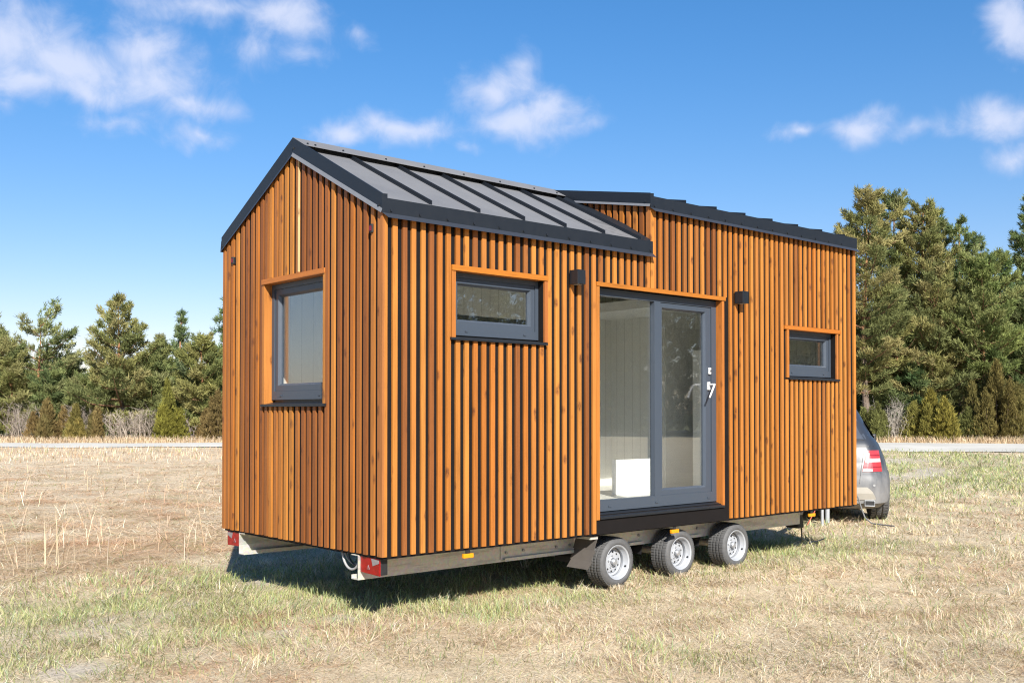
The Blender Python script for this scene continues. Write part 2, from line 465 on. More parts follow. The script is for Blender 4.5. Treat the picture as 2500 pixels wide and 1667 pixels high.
def grass():
    V, T, C = [], [], []; off = 0
    def put(vtc):
        nonlocal off
        v, t, c = vtc
        V.append(v); T.append(t + off); C.append(c); off += len(v)
    def sect(n, r0, r1, half=.64):
        r = np.sqrt(rng.random(n) * (r1 * r1 - r0 * r0) + r0 * r0)
        a = YAW + (rng.random(n) * 2 - 1) * half - .02
        return CAMP[0] + r * np.cos(a), CAMP[1] + r * np.sin(a), r
    for (r0, r1, n, wmul, lmul) in ((3.6, 6.2, 150000, .75, .85), (6.2, 9, 240000, 1.0, 1), (9, 13, 220000, 1.4, 1.1), (13, 20, 170000, 2.2, 1.3), (20, 32, 150000, 3.4, 1.6), (32, 52, 120000, 5.0, 1.9)):
        x, y, r = sect(n, r0, r1)
        g = greenness(x, y); tl = tallness(x, y); br = bare(x, y)
        dens = ss(.22, .55, fbm(x * 3.1, y * 3.1, 3)) * .6 + .4
        rd = segdist(x, y, ROAD_MID)
        wid = np.interp(x, [-30, 10, 20, 40, 60], [6.3, 3.75, 3.4, 5.3, 6.8])
        wid = wid + (fbm(x * .9, y * .9, 3) - .5) * 2.6
        keep = (rng.random(n) < dens * (1 - .8 * br)) & (rd > wid)
        x, y, g, tl = x[keep], y[keep], g[keep], tl[keep]; n = len(x)
        isg = rng.random(n) < g * .85
        u = rng.random(n)
        swirl = fbm(x * .9 + 9, y * .9, 3) * 14
        phi = np.where(rng.random(n) < .55, swirl + rng.normal(0, .7, n), rng.random(n) * 6.283)
        L = np.where(isg, .05 + .07 * u, .045 + .11 * u * u) * lmul
        W = np.where(isg, .0042, .0036) * wmul * (.7 + .6 * rng.random(n))
        e0 = np.where(isg, .45 + .8 * rng.random(n), .02 + .50 * rng.random(n) ** 2.4)
        e1 = e0 - (.15 + .6 * rng.random(n))
        # clumps stand a little higher
        cl = ss(.55, .75, fbm(x * 2.3 + 70, y * 2.3, 3))
        L = L * (1 + .4 * cl); e0 = e0 + .18 * cl
        tl = np.where(rng.random(n) < tl, 1.0, 0.0)
        # uncut meadow: longer, combed over, pinkish straw
        lay = rng.random(n)
        near = np.clip(1.5 - r[keep] / 24, .25, 1)
        L = np.where(tl > .5, L * (1 + (.5 + 1.3 * lay) * near), L)
        e0 = np.where(tl > .5, .02 + .22 * rng.random(n) ** 1.5, e0); e1 = np.where(tl > .5, e0 - .15, e1)
        up_ = lay > np.where(r[keep] > 34, .85,   .994)
        L = np.where((tl > .5) & up_ & (r[keep] > 34), .10 + .12 * rng.random(n), L)
        e0 = np.where((tl > .5) & up_, 1.0 + .45 * rng.random(n), e0)
        e1 = np.where((tl > .5) & up_, e0 - .25, e1)
        col = STRAW[rng.integers(0, 6, n)] * (.62 + .58 * rng.random(n))[:, None]
        col = np.where((tl > .5)[:, None], col * np.array([1.04, .985, .95]), col)
        dry = ss(.5, .8, fbm(x * 1.3 + 5, y * 1.3 + 90, 3))[:, None]
        col = col * (1 - .22 * dry * np.array([0.4, 1, 1.3]))
        gcol = GREEN[rng.integers(0, 5, n)] * (.8 + .5 * rng.random(n))[:, None]
        col = np.where(isg[:, None], gcol, col)
        put(blades(x, y, L, W, e0, e1, phi, col))
    # distinct tufts of upright blades
    nt = 700
    x0, y0, r = sect(nt, 4.5, 26)
    for i in range(nt):
        if bare(x0[i:i+1], y0[i:i+1])[0] > .4 or tallness(x0[i:i+1], y0[i:i+1])[0] > .3 or segdist(x0[i:i+1], y0[i:i+1], ROAD_MID)[0] < 7: continue
        k = int(rng.integers(14, 40)); s = .02 + .035 * rng.random()
        gx = greenness(x0[i:i+1], y0[i:i+1])[0]
        px, py = x0[i] + rng.normal(0, s, k), y0[i] + rng.normal(0, s, k)
        gr = rng.random(k) < (.15 + .8 * gx)
        col = np.where(gr[:, None], GREEN[rng.integers(0, 5, k)], STRAW[rng.integers(0, 5, k)] * 1.08)
        mul = max(1, r[i] / 8)
        put(blades(px, py, (.07 + .09 * rng.random(k)), .0036 * mul * np.ones(k), .7 + .7 * rng.random(k), .2 + .8 * rng.random(k), rng.random(k) * 6.283, col))
    # tall dead stems of the uncut meadow
    n = 900
    x, y, r = sect(n, 7.5, 50)
    k = (tallness(x, y) > .6) & (segdist(x, y, ROAD_MID) > 7) & (rng.random(n) < .25 + .75 * ss(.45, .7, fbm(x * .8, y * .8 + 50, 3))); x, y, r = x[k], y[k], r[k]; n = len(x)
    near = np.clip(1.4 - r / 30, .16, 1)
    put(blades(x, y, (.22 + .42 * rng.random(n) ** 1.5) * near, np.maximum(.003, r * .00026), 1.25 + .25 * rng.random(n), 1.0 + .4 * rng.random(n), rng.random(n) * 6.283,
               np.array([.72, .56, .40]) * (.5 + .6 * rng.random(n))[:, None]))
    # verge beyond the road
    n = 60000
    a = rng.random(n); P = np.array(ROAD_FAR); d = np.r_[0, np.cumsum(np.hypot(*np.diff(P, axis=0).T))]
    bx, by = np.interp(a * d[-1], d, P[:, 0]), np.interp(a * d[-1], d, P[:, 1])
    o = .2 + rng.random(n) ** 1.3 * 6
    x, y = bx + o * FW[0], by + o * FW[1]
    put(blades(x, y, .18 + .34 * rng.random(n), .024 * np.ones(n), .9 + .6 * rng.random(n), .3 + .8 * rng.random(n), rng.random(n) * 6.283,
               STRAW[rng.integers(0, 6, n)] * np.array([.92, .86, .80]) * (.75 + .3 * rng.random(n))[:, None]))
    for wx in (2.549, 3.418, 4.275):                 # grass standing against the tyres
        k = 420; a = rng.random(k)
        px = wx + (a - .5) * .36 + rng.normal(0, .02, k); py = .075 - rng.random(k) ** 2 * .10
        put(blades(px, py, .035 + .06 * rng.random(k), .0045 * np.ones(k), .6 + .8 * rng.random(k), .1 + .7 * rng.random(k), rng.random(k) * 6.283, STRAW[rng.integers(0, 6, k)] * (.7 + .4 * rng.random(k))[:, None]))
    # two dark dead stalks leaning in the meadow, and the pale sheaf on the left
    def stalk(p, q, w, c, k=3):
        p, q = np.array(p, float), np.array(q, float)
        for _ in range(k):
            L = np.linalg.norm(q - p) * (.9 + .2 * rng.random()); ph = math.atan2(q[1] - p[1], q[0] - p[0]) + rng.normal(0, .1)
            el = math.asin((q[2] - p[2]) / np.linalg.norm(q - p))
            put(blades(np.array([p[0]]), np.array([p[1]]), np.array([L]), np.array([w]), np.array([el]), np.array([el - .1]), np.array([ph]), np.array([c])))
    stalk((.62, 4.72, 0), (.18, 5.1, .62), .008, (.14, .09, .06), 2)
    stalk((.78, 4.95, 0), (.70, 5.0, .5), .006, (.16, .10, .07), 2)
    for sx, sy in ((-.9, 4.65), (-.75, 4.7), (-1.0, 5.6)):
        for _ in range(5):
            px, py = sx + rng.normal(0, .10), sy + rng.normal(0, .10)
            stalk((px, py, 0), (px + rng.normal(0, .10), py + rng.normal(0, .10), .35 + .45 * rng.random()), .006, (.72, .60, .40), 1)
    v = np.concatenate(V); t = np.concatenate(T); c = np.concatenate(C)
    tag(np_mesh('grass', v, t, np.clip(c, 0, .9), M['blade']), kind='stuff')
grass()

# ------------------------------------------------------------------ THE TINY HOUSE
L, W = 6.372, 2.475                         # outside of the slats
ZB = .509                                   # slat bottoms
APY = 1.237
HOUSE = empty('tiny_house', (3.2, 1.24, 0))
tag(HOUSE, 'tiny house on a three-axle trailer, clad in upright orange timber slats, dark metal roof', 'tiny house')
HOUSE_LOC = Vector((3.2, 1.24, 0))
def hp(o, parent=None):
    """parent a piece modelled in world space without moving it"""
    o.parent = parent or HOUSE
    o.matrix_parent_inverse = (parent or HOUSE).matrix_world.inverted() if parent is None else Matrix.Identity(4)
    return o
bpy.context.view_layer.update()
def part(mb, name, mat_, parent=None, **kw):
    return hp(mb.build(name, mat_, None, **kw), parent)

HONEY = [(.58, .238, .050), (.54, .208, .040), (.60, .258, .058), (.50, .182, .034), (.56, .228, .053)]
BROWN = [(.36, .138, .038), (.30, .108, .030), (.42, .165, .043), (.34, .125, .036)]
ORANGE = (.56, .205, .028)
def slatcol(p_brown, r=random):
    c = random.choice(BROWN) if random.random() < p_brown else random.choice(HONEY)
    k = .92 + .16 * random.random()
    return tuple(min(.95, x * k) for x in c)

def rake_z(y):   # fascia bottom of the gable end
    return 2.964 + .51 * (y if y <= APY else 2 * APY - y)

# --- long side cladding
long_r = [.130, .215, .295, .381, .457, .536, .616, .705] + [.789 + .0869 * k for k in range(64)]
long_r = [r for r in long_r if r < 6.30]
OPEN = [(.64, 1.60, 2.07, 2.632), (2.20, 3.975, .60, 2.636), (5.045, 6.02, 1.872, 2.426)]
m = MB()
def side_slat(m, x0, x1, z0, z1, col, y0=0.0, y1=.0165):
    m.box((x0, y0 + random.uniform(-.0012, .0012), z0 + random.uniform(-.003, .003)), (x1, y1, z1), col)
for r in long_r:
    x0, x1 = r - .042 + random.uniform(-.0015, .0015), r + random.uniform(-.0015, .0015)
    top = 2.985 if r < 2.90 else 3.40
    pb = .12 if (r < 2.9 or r > 3.97) else .42
    if r > 4.1: pb = .05
    segs = [(ZB, top)]
    for (a, b, z0, z1) in OPEN:
        if x1 > a and x0 < b:
            segs = []
            if z0 > ZB + .15: segs.append((ZB, z0 - .002))
            segs.append((z1, top))
    for (z0, z1) in segs:
        side_slat(m, x0, x1, z0, z1, slatcol(pb))
m.box((6.325, -.001, ZB), (L, .0165, 3.40), HONEY[0])                      # far corner board
m.box((2.889, -.0012, 2.634), (2.932, .0165, 3.40), HONEY[2])             # corner board of the raised part
part(m, 'side_cladding', M['slat'])

# --- gable end cladding
end_meas = [.082,.174,.261,.348,.434,.525,.612,.701,.788,.876,.963,1.045,1.138,1.232,1.318,1.406,1.485,1.566,1.641,1.72,1.804,1.889,1.982,2.067,2.158,2.247,2.334,2.412]
bseq = [0,1,1,0,1,1,0,0,1,1,0,1,1,0,0,0,1,0,0,1,0,1,0,1,0,0,1,1]
m = MB()
E_OPEN = (.775, 1.735, 1.577, 2.632)
m.box((-.001, 0, ZB), (.0165, .062, 2.99), (.48, .195, .060)); m.box((.0165, 0.0, ZB), (.042, .0165, 2.99), HONEY[0])
for k, yr in enumerate(end_meas):
    y0 = yr + .026; y1 = min(y0 + .042, W)
    col = slatcol(1.0 if (bseq[k] or random.random() < .18) else .0)
    col = tuple(x * .97 for x in col)
    top = rake_z((y0 + y1) / 2) + .03
    segs = [(ZB, top)]
    if y1 > E_OPEN[0] and y0 < E_OPEN[1]: segs = [(ZB, E_OPEN[2] - .002), (E_OPEN[3], top)]
    for z0, z1 in segs:
        dz = .51 * (y1 - y0) / 2 * (1 if (y0 + y1) / 2 < APY else -1)
        x0 = random.uniform(-.0012, .0012)
        zz = z0 + random.uniform(-.003, .003)
        if z1 == top:
            m.hexa([(x0,y0,zz),(.0165,y0,zz),(.0165,y1,zz),(x0,y1,zz),(x0,y0,z1-dz),(.0165,y0,z1-dz),(.0165,y1,z1+dz),(x0,y1,z1+dz)], col)
        else:
            m.box((x0, y0, zz), (.0165, y1, z1), col)
        if k == 12 and z1 == top:      # the slat with a pale unstained edge above the window
            m.box((x0 - .001, y0 - .0005, zz + .01), (x0 + .012, y0 + .010, z1 - .04), (.85, .66, .38))
part(m, 'end_cladding', M['slat'])

# --- cladding of the raised part's end (above the lower roof), and of the two faces turned away
m = MB()
dor = [.793,.706,.624,.547,.468,.390,.312,.230,.149,.072]
for yv in dor:
    y0 = yv + .016; y1 = y0 + .042
    zt = 3.385 + .185 * y0 + .03; zb0 = 3.047 + .5 * y0 + .02; zb1 = 3.047 + .5 * y1 + .02
    if zt - zb1 < .02: continue
    c = slatcol(.55)
    m.hexa([(2.885,y0,zb0),(2.906,y0,zb0),(2.906,y1,zb1),(2.885,y1,zb1),(2.885,y0,zt),(2.906,y0,zt),(2.906,y1,zt+.008),(2.885,y1,zt+.008)], c)
m.hexa([(2.884,-.0008,3.047),(2.889,-.0008,3.047),(2.889,.052,3.075),(2.884,.052,3.075),(2.884,-.0008,3.42),(2.889,-.0008,3.42),(2.889,.052,3.43),(2.884,.052,3.43)], (.50,.20,.06))
m.box((2.889, .0165, 3.05), (2.906, .052, 3.42), (.50, .20, .06))
part(m, 'dormer_cladding', M['slat'])
m = MB()
for k in range(72):
    x0 = .02 + .0869 * k
    if x0 < 6.3:
        for z0, z1 in ([(ZB, .73), (2.56, 3.02)] if 2.21 < x0 < 4.05 else [(ZB, 3.02)]): m.box((x0, W - .0165, z0), (x0 + .042, W, z1), slatcol(.3))
part(m, 'rear_cladding', M['slat'])
m = MB()
for k in range(28):
    y0 = .03 + .0869 * k
    if y0 > 2.42: continue
    zt = (3.43 + .19 * y0) if y0 < APY else rake_z(y0)
    m.box((L - .0165, y0, ZB), (L, y0 + .042, zt), slatcol(.3))
part(m, 'front_cladding', M['slat'])

# --- wall shell: black membrane outside, real openings
def wall_rects(a0, a1, z0, z1, holes):
    A = sorted({a0, a1, *[h[0] for h in holes], *[h[1] for h in holes]}); Z = sorted({z0, z1, *[h[2] for h in holes], *[h[3] for h in holes]})
    for i in range(len(A) - 1):
        for j in range(len(Z) - 1):
            ca, cz = (A[i] + A[i + 1]) / 2, (Z[j] + Z[j + 1]) / 2
            if any(h[0] < ca < h[1] and h[2] < cz < h[3] for h in holes): continue
            yield A[i], A[i + 1], Z[j], Z[j + 1]
LH = [(.66, 1.575, 2.09, 2.595), (2.215, 3.955, .66, 2.60), (5.055, 5.97, 1.89, 2.39)]
m = MB()
for a, b, z0, z1 in wall_rects(.02, L - .02, .49, 2.99, LH): m.box((a, .0168, z0), (b, .10, z1))
m.box((2.906, .0168, 2.99), (L - .02, .10, 3.43))
for a, b, z0, z1 in wall_rects(.02, L - .02, .49, 3.03, [(2.25, 4.05, .74, 2.55)]): m.box((a, W - .10, z0), (b, W - .021, z1))  # rear opening added to let skylight in
EH = [(.79, 1.72, 1.60, 2.60)]
for a, b, z0, z1 in wall_rects(.1, W - .1, .49, 2.95, EH): m.box((.0168, a, z0), (.10, b, z1))
m.prism([(.05, 2.95), (W - .05, 2.95), (W - .05, 3.0), (APY, 3.64), (.05, 3.03)], 'x', .0168, .10)
m.prism([(.1, .49), (W - .1, .49), (W - .1, 3.0), (APY, 3.6), (.1, 3.43)], 'x', L - .10, L - .021)
m.prism([(.10, 3.09), (.92, 3.49), (.92, 3.58), (.10, 3.43)], 'x', 2.907, 2.96)
m.box((.1, .1, .49), (L - .1, W - .1, .55))
m.box((2.19, .008, .497), (3.97, .0166, .62))
part(m, 'wall_shell', M['blackply'])

# --- interior lining
m = MB()
LI = [(.66 + .0, 1.575, 2.09, 2.595), (2.215, 3.955, .66, 2.60), (5.055, 5.97, 1.89, 2.39)]
for a, b, z0, z1 in wall_rects(.17, L - .17, .68, 3.0, LI): m.box((a, .101, z0), (b, .17, z1))
for a, b, z0, z1 in wall_rects(.171, W - .171, .68, 2.95, EH): m.box((.101, a, z0), (.17, b, z1))
for a, b, z0, z1 in wall_rects(.171, L - .171, .68, 3.0, [(2.25, 4.05, .74, 2.55)]): m.box((a, W - .17, z0), (b, W - .101, z1))
m.box((L - .17, .171, .68), (L - .101, W - .171, 3.2))
m.prism([(.171, 2.95), (W - .171, 2.95), (APY, 3.52)], 'x', .101, .17)
m.box((4.42, 1.20, .681), (6.19, 1.26, 2.62)); m.box((4.87, 1.26, .681), (4.93, W - .171, 2.62))
part(m, 'wall_lining', M['planks'])
m = MB(); m.box((.17, .17, .62), (L - .17, W - .17, .68)); part(m, 'floor_deck', M['floor'])
m = MB()
m.hexa([(.102,.102,3.02),(2.9,.102,3.02),(2.9,APY,3.585),(.102,APY,3.585),(.102,.102,3.04),(2.9,.102,3.04),(2.9,APY,3.605),(.102,APY,3.605)])
m.hexa([(.102,APY,3.585),(L-.1,APY,3.585),(L-.1,W-.102,3.0),(.102,W-.102,3.0),(.102,APY,3.605),(L-.1,APY,3.605),(L-.1,W-.102,3.02),(.102,W-.102,3.02)])
m.hexa([(2.9,.102,3.40),(L-.1,.102,3.40),(L-.1,APY,3.59),(2.9,APY,3.59),(2.9,.102,3.42),(L-.1,.102,3.42),(L-.1,APY,3.61),(2.9,APY,3.61)])
m.box((4.05, .172, 2.621), (6.19, W - .172, 2.72))
part(m, 'ceiling_lining', M['white'])
m = MB(); m.box((4.51, 1.180, .70), (5.13, 1.199, 2.46), (.8, .8, .8)); part(m, 'inner_door', M['white'])
m = MB(); m.box((3.72, 1.20, .681), (4.404, 1.235, 1.04)); part(m, 'sun_patch_panel', M['white'])  # panel added to catch the sun as the bright patch indoors
m = MB(); m.box((4.75, .20, .70), (5.30, 1.00, 2.20)); part(m, 'tall_cupboard', M['white'])

# --- windows
def ring(m, a0, a1, z0, z1, w, d0, d1, ax, wb=None, wt=None, col=(1, 1, 1)):
    wb = w if wb is None else wb; wt = w if wt is None else wt
    P = (lambda a, d, z: (a, d, z)) if ax == 'y' else (lambda a, d, z: (d, a, z))
    m.box(P(a0, d0, z0), P(a1, d1, z0 + wb), col); m.box(P(a0, d0, z1 - wt), P(a1, d1, z1), col)
    m.box(P(a0, d0, z0 + wb), P(a0 + w, d1, z1 - wt), col); m.box(P(a1 - w, d0, z0 + wb), P(a1, d1, z1 - wt), col)
def slope_ring(m, a0, a1, z0, z1, w, d0, d1, ax):
    """bevelled inner edge of a sash: four mitred sloping faces"""
    P = (lambda a, d, z: (a, d, z)) if ax == 'y' else (lambda a, d, z: (d, a, z))
    o = [(a0, z0), (a1, z0), (a1, z1), (a0, z1)]; i = [(a0 + w, z0 + w), (a1 - w, z0 + w), (a1 - w, z1 - w), (a0 + w, z1 - w)]
    for k in range(4):
        l = (k + 1) % 4
        m.poly([P(o[k][0], d0, o[k][1]), P(o[l][0], d0, o[l][1]), P(i[l][0], d1, i[l][1]), P(i[k][0], d1, i[k][1])])
def pane(parent, a0, a1, z0, z1, d, ax, rz=0):
    m = MB()
    P = (lambda a, d, z: (a, d, z)) if ax == 'y' else (lambda a, d, z: (d, a, z))
    m.box(P(a0 - .012, d, z0 - .012), P(a1 + .012, d + .006, z1 + .012))
    return part(m, 'glass_pane', M['glass'], parent)
def window(a0, a1, z0, z1, ax, fb, fs, sash, gd=.110):
    """outer frame a0..a1 x z0..z1; fb bottom, fs other widths; then the sash; the glass sits gd deep"""
    m = MB()
    ring(m, a0, a1, z0, z1, fs, .070, .126, ax, wb=fb)
    b0, b1, c0, c1 = a0 + fs, a1 - fs, z0 + fb, z1 - fs
    ring(m, b0 + .001, b1 - .001, c0 + .001, c1 - .001, sash - .016, .080, .124, ax)
    s = sash - .016
    slope_ring(m, b0 + .001 + s, b1 - .001 - s, c0 + .001 + s, c1 - .001 - s, .016, .0805, .104, ax)
    ring(m, b0 + .001 + s, b1 - .001 - s, c0 + .001 + s, c1 - .001 - s, .016, .104, .123, ax)
    P = (lambda a, d, z: (a, d, z)) if ax == 'y' else (lambda a, d, z: (d, a, z))
    m.box(P(a0 + .004, .092, z0 - .036), P(a1 - .004, .1255, z0), (.25, .25, .25)); m.box(P(a0 + .004, .092, z1), P(a1 - .004, .1255, z1 + .014), (.4, .4, .4))
    for t in (.17, .83):
        a = a0 + (a1 - a0) * t
        m.box(P(a - .012, .063, z0 + fb * .42), P(a + .012, .0695, z0 + fb * .42 + .014))
    w = part(m, 'window', M['frame'])
    pane(w, b0 + sash, b1 - sash, c0 + sash, c1 - sash, gd, ax)
    return w
def boards(w, name, boxes, mat_, col=ORANGE):
    for a, b in boxes:
        m = MB(); m.box(a, b, tuple(x * random.uniform(.94, 1.06) for x in col)); part(m, name, mat_, w)
def sill_y(w, x0, x1, z, xin0, xin1, yb=.073):
    m = MB()
    m.hexa([(x0,-.022,z),(x1,-.022,z),(x1,.03,z+.003),(x0,.03,z+.003),(x0,-.022,z+.018),(x1,-.022,z+.018),(x1,.03,z+.026),(x0,.03,z+.026)])
    m.hexa([(xin0,.03,z+.003),(xin1,.03,z+.003),(xin1,yb,z+.012),(xin0,yb,z+.012),(xin0,.03,z+.0255),(xin1,.03,z+.0255),(xin1,yb,z+.034),(xin0,yb,z+.034)])
    part(m, 'window_sill', M['fascia'], w)
# small window by the near corner
w1 = window(.662, 1.578, 2.113, 2.588, 'y', .066, .036, .056)
tag(w1, 'small shallow window of the long side close to the near corner')
boards(w1, 'trim_board', [((.622, -.009, 2.590), (1.614, .090, 2.631))], M['trimh'])
boards(w1, 'trim_board', [((.622, -.002, 2.090), (.6605, .088, 2.5895))], M['trimv'], HONEY[1])
boards(w1, 'trim_board', [((1.580, -.002, 2.094), (1.614, .088, 2.5895))], M['trimv'], (.44, .17, .05))
sill_y(w1, .606, 1.596, 2.069, .664, 1.576)
# small window at the far end
w2 = window(5.060, 5.974, 1.911, 2.384, 'y', .066, .036, .056)
tag(w2, 'small shallow window of the long side at its far end, set lower')
boards(w2, 'trim_board', [((4.978, -.009, 2.3855), (6.048, .090, 2.4255))], M['trimh'])
boards(w2, 'trim_board', [((5.020, -.002, 1.888), (5.0585, .088, 2.385))], M['trimv'], HONEY[1])
boards(w2, 'trim_board', [((5.976, -.002, 1.890), (6.006, .088, 2.385))], M['trimv'], (.50, .19, .05))
sill_y(w2, 5.040, 6.010, 1.869, 5.062, 5.972)
# upright window in the gable end
w3 = window(.797, 1.716, 1.633, 2.588, 'x', .070, .040, .062)
tag(w3, 'upright window of the gable end reflecting sky')
boards(w3, 'trim_board', [((-.009, .765, 2.590), (.090, 1.753, 2.631))], M['trimy'], (.58, .215, .05))
boards(w3, 'trim_board', [((-.002, 1.718, 1.598), (.088, 1.753, 2.5895))], M['trimv'], HONEY[0])
boards(w3, 'trim_board', [((-.002, .765, 1.598), (.088, .795, 2.5895))], M['trimv'], (.58, .235, .055))
m = MB()
m.hexa([(-.022,.745,1.576),(.03,.745,1.579),(.03,1.742,1.579),(-.022,1.742,1.576),(-.022,.745,1.594),(.03,.745,1.602),(.03,1.742,1.602),(-.022,1.742,1.594)])
m.hexa([(.03,.797,1.579),(.073,.797,1.589),(.073,1.716,1.589),(.03,1.716,1.579),(.03,.797,1.6015),(.073,.797,1.611),(.073,1.716,1.611),(.03,1.716,1.6015)])
part(m, 'window_sill', M['fascia'], w3)

m = MB(); ring(m, 2.255, 4.045, .745, 2.545, .08, W - .118, W - .055, 'y')
daylight_window = part(m, 'window', M['frame']); pane(daylight_window, 2.335, 3.965, .825, 2.465, W - .09, 'y')  # unseen rear glazing, added to brighten the rooms with skylight
# --- glazed door
m = MB()
ring(m, 2.222, 3.925, .681, 2.598,   .072, .070, .126, 'y', wb=.095, wt=.064)
m.box((2.226, .092, .64), (3.921, .1255, .681), (.25, .25, .25))
m.box((3.020, .0705, .776), (3.104, .1255, 2.534))
ring(m, 3.058, 3.852, .7765, 2.5335, .075, .080, .124, 'y', wb=.046, wt=.048)
slope_ring(m, 3.133, 3.777, .8225, 2.4855, .014, .0805, .104, 'y'); ring(m, 3.133, 3.777, .8225, 2.4855, .014, .104, .123, 'y')
for x in (2.42, 3.04, 3.80): m.box((x - .016, .063, .712), (x + .016, .0695, .728))
door = part(m, 'door', M['frame'])
tag(door, 'glazed double door with slate grey frame')
pane(door, 2.294, 3.019, .777, 2.533, .110, 'y'); pane(door, 3.147, 3.763, .8365, 2.4715, .112, 'y')
m = MB()
m.box((3.796, .058, 1.745), (3.818, .0795, 1.82)); m.tube([(3.807, .060, 1.795), (3.805, -.005, 1.795), (3.79, -.012, 1.788), (3.745, -.014, 1.722), (3.715, -.012, 1.668)], [.009, .009, .0095, .009, .008], 8)
part(m, 'door_handle', M['whiteplastic'], door, smooth=True)
m = MB(); m.box((3.808, .058, 1.893), (3.838, .0795, 1.957)); part(m, 'lock_plate', M['whiteplastic'], door, bevel=.006)
m = MB(); m.box((3.818, .054, 1.915), (3.828, .0578, 1.935)); part(m, 'keyhole', M['dark'], door)
m = MB()
m.hexa([(2.224,-.010,.625),(3.952,-.010,.625),(3.920,.071,.655),(2.224,.071,.655),(2.224,-.010,.643),(3.952,-.010,.643),(3.920,.071,.674),(2.224,.071,.674)])
part(m, 'door_sill', M['fascia'], door)
boards(door, 'trim_board', [((2.182, -.009, 2.600), (3.978, .090, 2.635))], M['trimh'])
boards(door, 'trim_board', [((2.180, -.0035, .621), (2.221, .088, 2.5995))], M['trimv'], HONEY[0])
boards(door, 'trim_board', [((3.926, -.002, .640), (3.960, .088, 2.5995))], M['trimv'], HONEY[1])

# --- roof
rz_ = lambda y: 3.047 + .5 * (y + .005)
m = MB()
m.hexa([(-.002,-.002,3.02),(2.887,-.002,3.02),(2.887,APY,3.64),(-.002,APY,3.64),(-.002,-.004,3.046),(2.887,-.004,3.046),(2.887,APY,3.668),(-.002,APY,3.668)])
m.hexa([(-.002,APY,3.64),(L+.01,APY,3.64),(L+.01,W+.002,3.02),(-.002,W+.002,3.02),(-.002,APY,3.668),(L+.01,APY,3.668),(L+.01,W+.004,3.046),(-.002,W+.004,3.046)])
roof = part(m, 'roof', M['roof'])
ribs_x = [.44 + .4655 * k for k in range(6)]
def rib(x, pts, hh, parent, w=.008):
    """standing seam: a thin upright strip with a folded foot along pts (y,z)"""
    (ya, za), (yb, zb) = pts
    m = MB()
    m.hexa([(x,ya,za),(x+w,ya,za),(x+w,yb,zb),(x,yb,zb),(x,ya,za+hh),(x+w,ya,za+hh),(x+w,yb,zb+hh),(x,yb,zb+hh)])
    m.hexa([(x-.016,ya,za+.001),(x,ya,za+.001),(x,yb,zb+.001),(x-.016,yb,zb+.001),(x-.016,ya,za+.006),(x,ya,za+.006),(x,yb,zb+.006),(x-.016,yb,zb+.006)])
    part(m, 'roof_seam', M['fascia'], parent)
for x in ribs_x: rib(x, ((.012, rz_(.012)), (1.12, rz_(1.12))), .031, roof)
m = MB()
m.hexa([(-.012,1.055,3.622),(2.905,1.055,3.622),(2.905,APY,3.716),(-.012,APY,3.716),(-.012,1.055,3.626),(2.905,1.055,3.626),(2.905,APY,3.721),(-.012,APY,3.721)])
m.hexa([(-.012,APY,3.716),(2.905,APY,3.716),(2.905,1.42,3.622),(-.012,1.42,3.622),(-.012,APY,3.721),(2.905,APY,3.721),(2.905,1.42,3.626),(-.012,1.42,3.626)])
cap = part(m, 'ridge_cap', M['roof'], roof)
m = MB()
for x in (.03, .10, .36, .78, 1.18, 1.62, 2.05, 2.48, 2.78):
    m.box((x, 1.085, 3.640), (x + .012, 1.097, 3.655))
m.box((.02, 1.125, 3.60), (2.885, 1.34, 3.655))  # dark filler in the vent gap, standing for the shadow under the cap
part(m, 'ridge_gap_shade', M['fascia'], roof)
# upper (low pitched) roof
uz = lambda y: 3.452 + .192 * y
m = MB()
m.hexa([(2.872,-.002,uz(0)-.03),(L+.01,-.002,uz(0)-.03),(L+.01,APY,uz(APY)-.03),(2.872,APY,uz(APY)-.03),(2.872,-.002,uz(0)),(L+.01,-.002,uz(0)),(L+.01,APY,uz(APY)),(2.872,APY,uz(APY))])
droof = part(m, 'dormer_roof', M['roof'])
for k in range(7): rib(3.39 + .4625 * k, ((.006, uz(.006)), (1.20, uz(1.2))), .040, droof)

def fascia(name, polyA, ax, d0, d1, parent=None, hem=None, mat_='fascia', bolts=()):
    m = MB(); m.prism(polyA, ax, d0, d1)
    for (a, z) in bolts:
        if ax == 'y': m.box((a - .007, d0 - .009, z - .007), (a + .007, d0 + .001, z + .007))
        else: m.box((d0 - .009, a - .007, z - .007), (d0 + .001, a + .007, z + .007))
    f = part(m, name, M[mat_])
    if hem:
        h = MB(); h.hexa(hem[1]); part(h, 'drip_edge', M[hem[0]], f)
    return f
def hemquad(p0, p1, q1, q0, t=(0, .003, 0)):
    """flared hem: upper edge p0-p1, lower edge q0-q1, thickened by t"""
    a = lambda p: (p[0] + t[0], p[1] + t[1], p[2] + t[2])
    return [p0, p1, a(p1), a(p0), q0, q1, a(q1), a(q0)]
bx = [.06 + .255 * k for k in range(12)]
fascia('fascia_board', [(-.014, 2.936), (2.902, 2.944), (2.902, 3.052), (.031, 3.044), (.031, 3.074), (-.014, 3.071)], 'y', -.014, -.003,
       hem=('hem', hemquad((-.014, -.014, 2.937), (2.902, -.014, 2.945), (2.902, -.056, 2.905), (.012, -.056, 2.899))), bolts=[(x, 2.958 + .003 * x) for x in bx])
fascia('fascia_board', [(2.870, 3.352), (L + .012, 3.352), (L + .012, 3.470), (2.915, 3.458), (2.915, 3.485), (2.870, 3.480)], 'y', -.0145, -.0035,
       hem=('hem', hemquad((2.870, -.0145, 3.353), (L + .012, -.0145, 3.353), (L + .012, -.056, 3.315), (2.892, -.056, 3.317))), bolts=[(2.92 + .262 * k, 3.372) for k in range(13)])
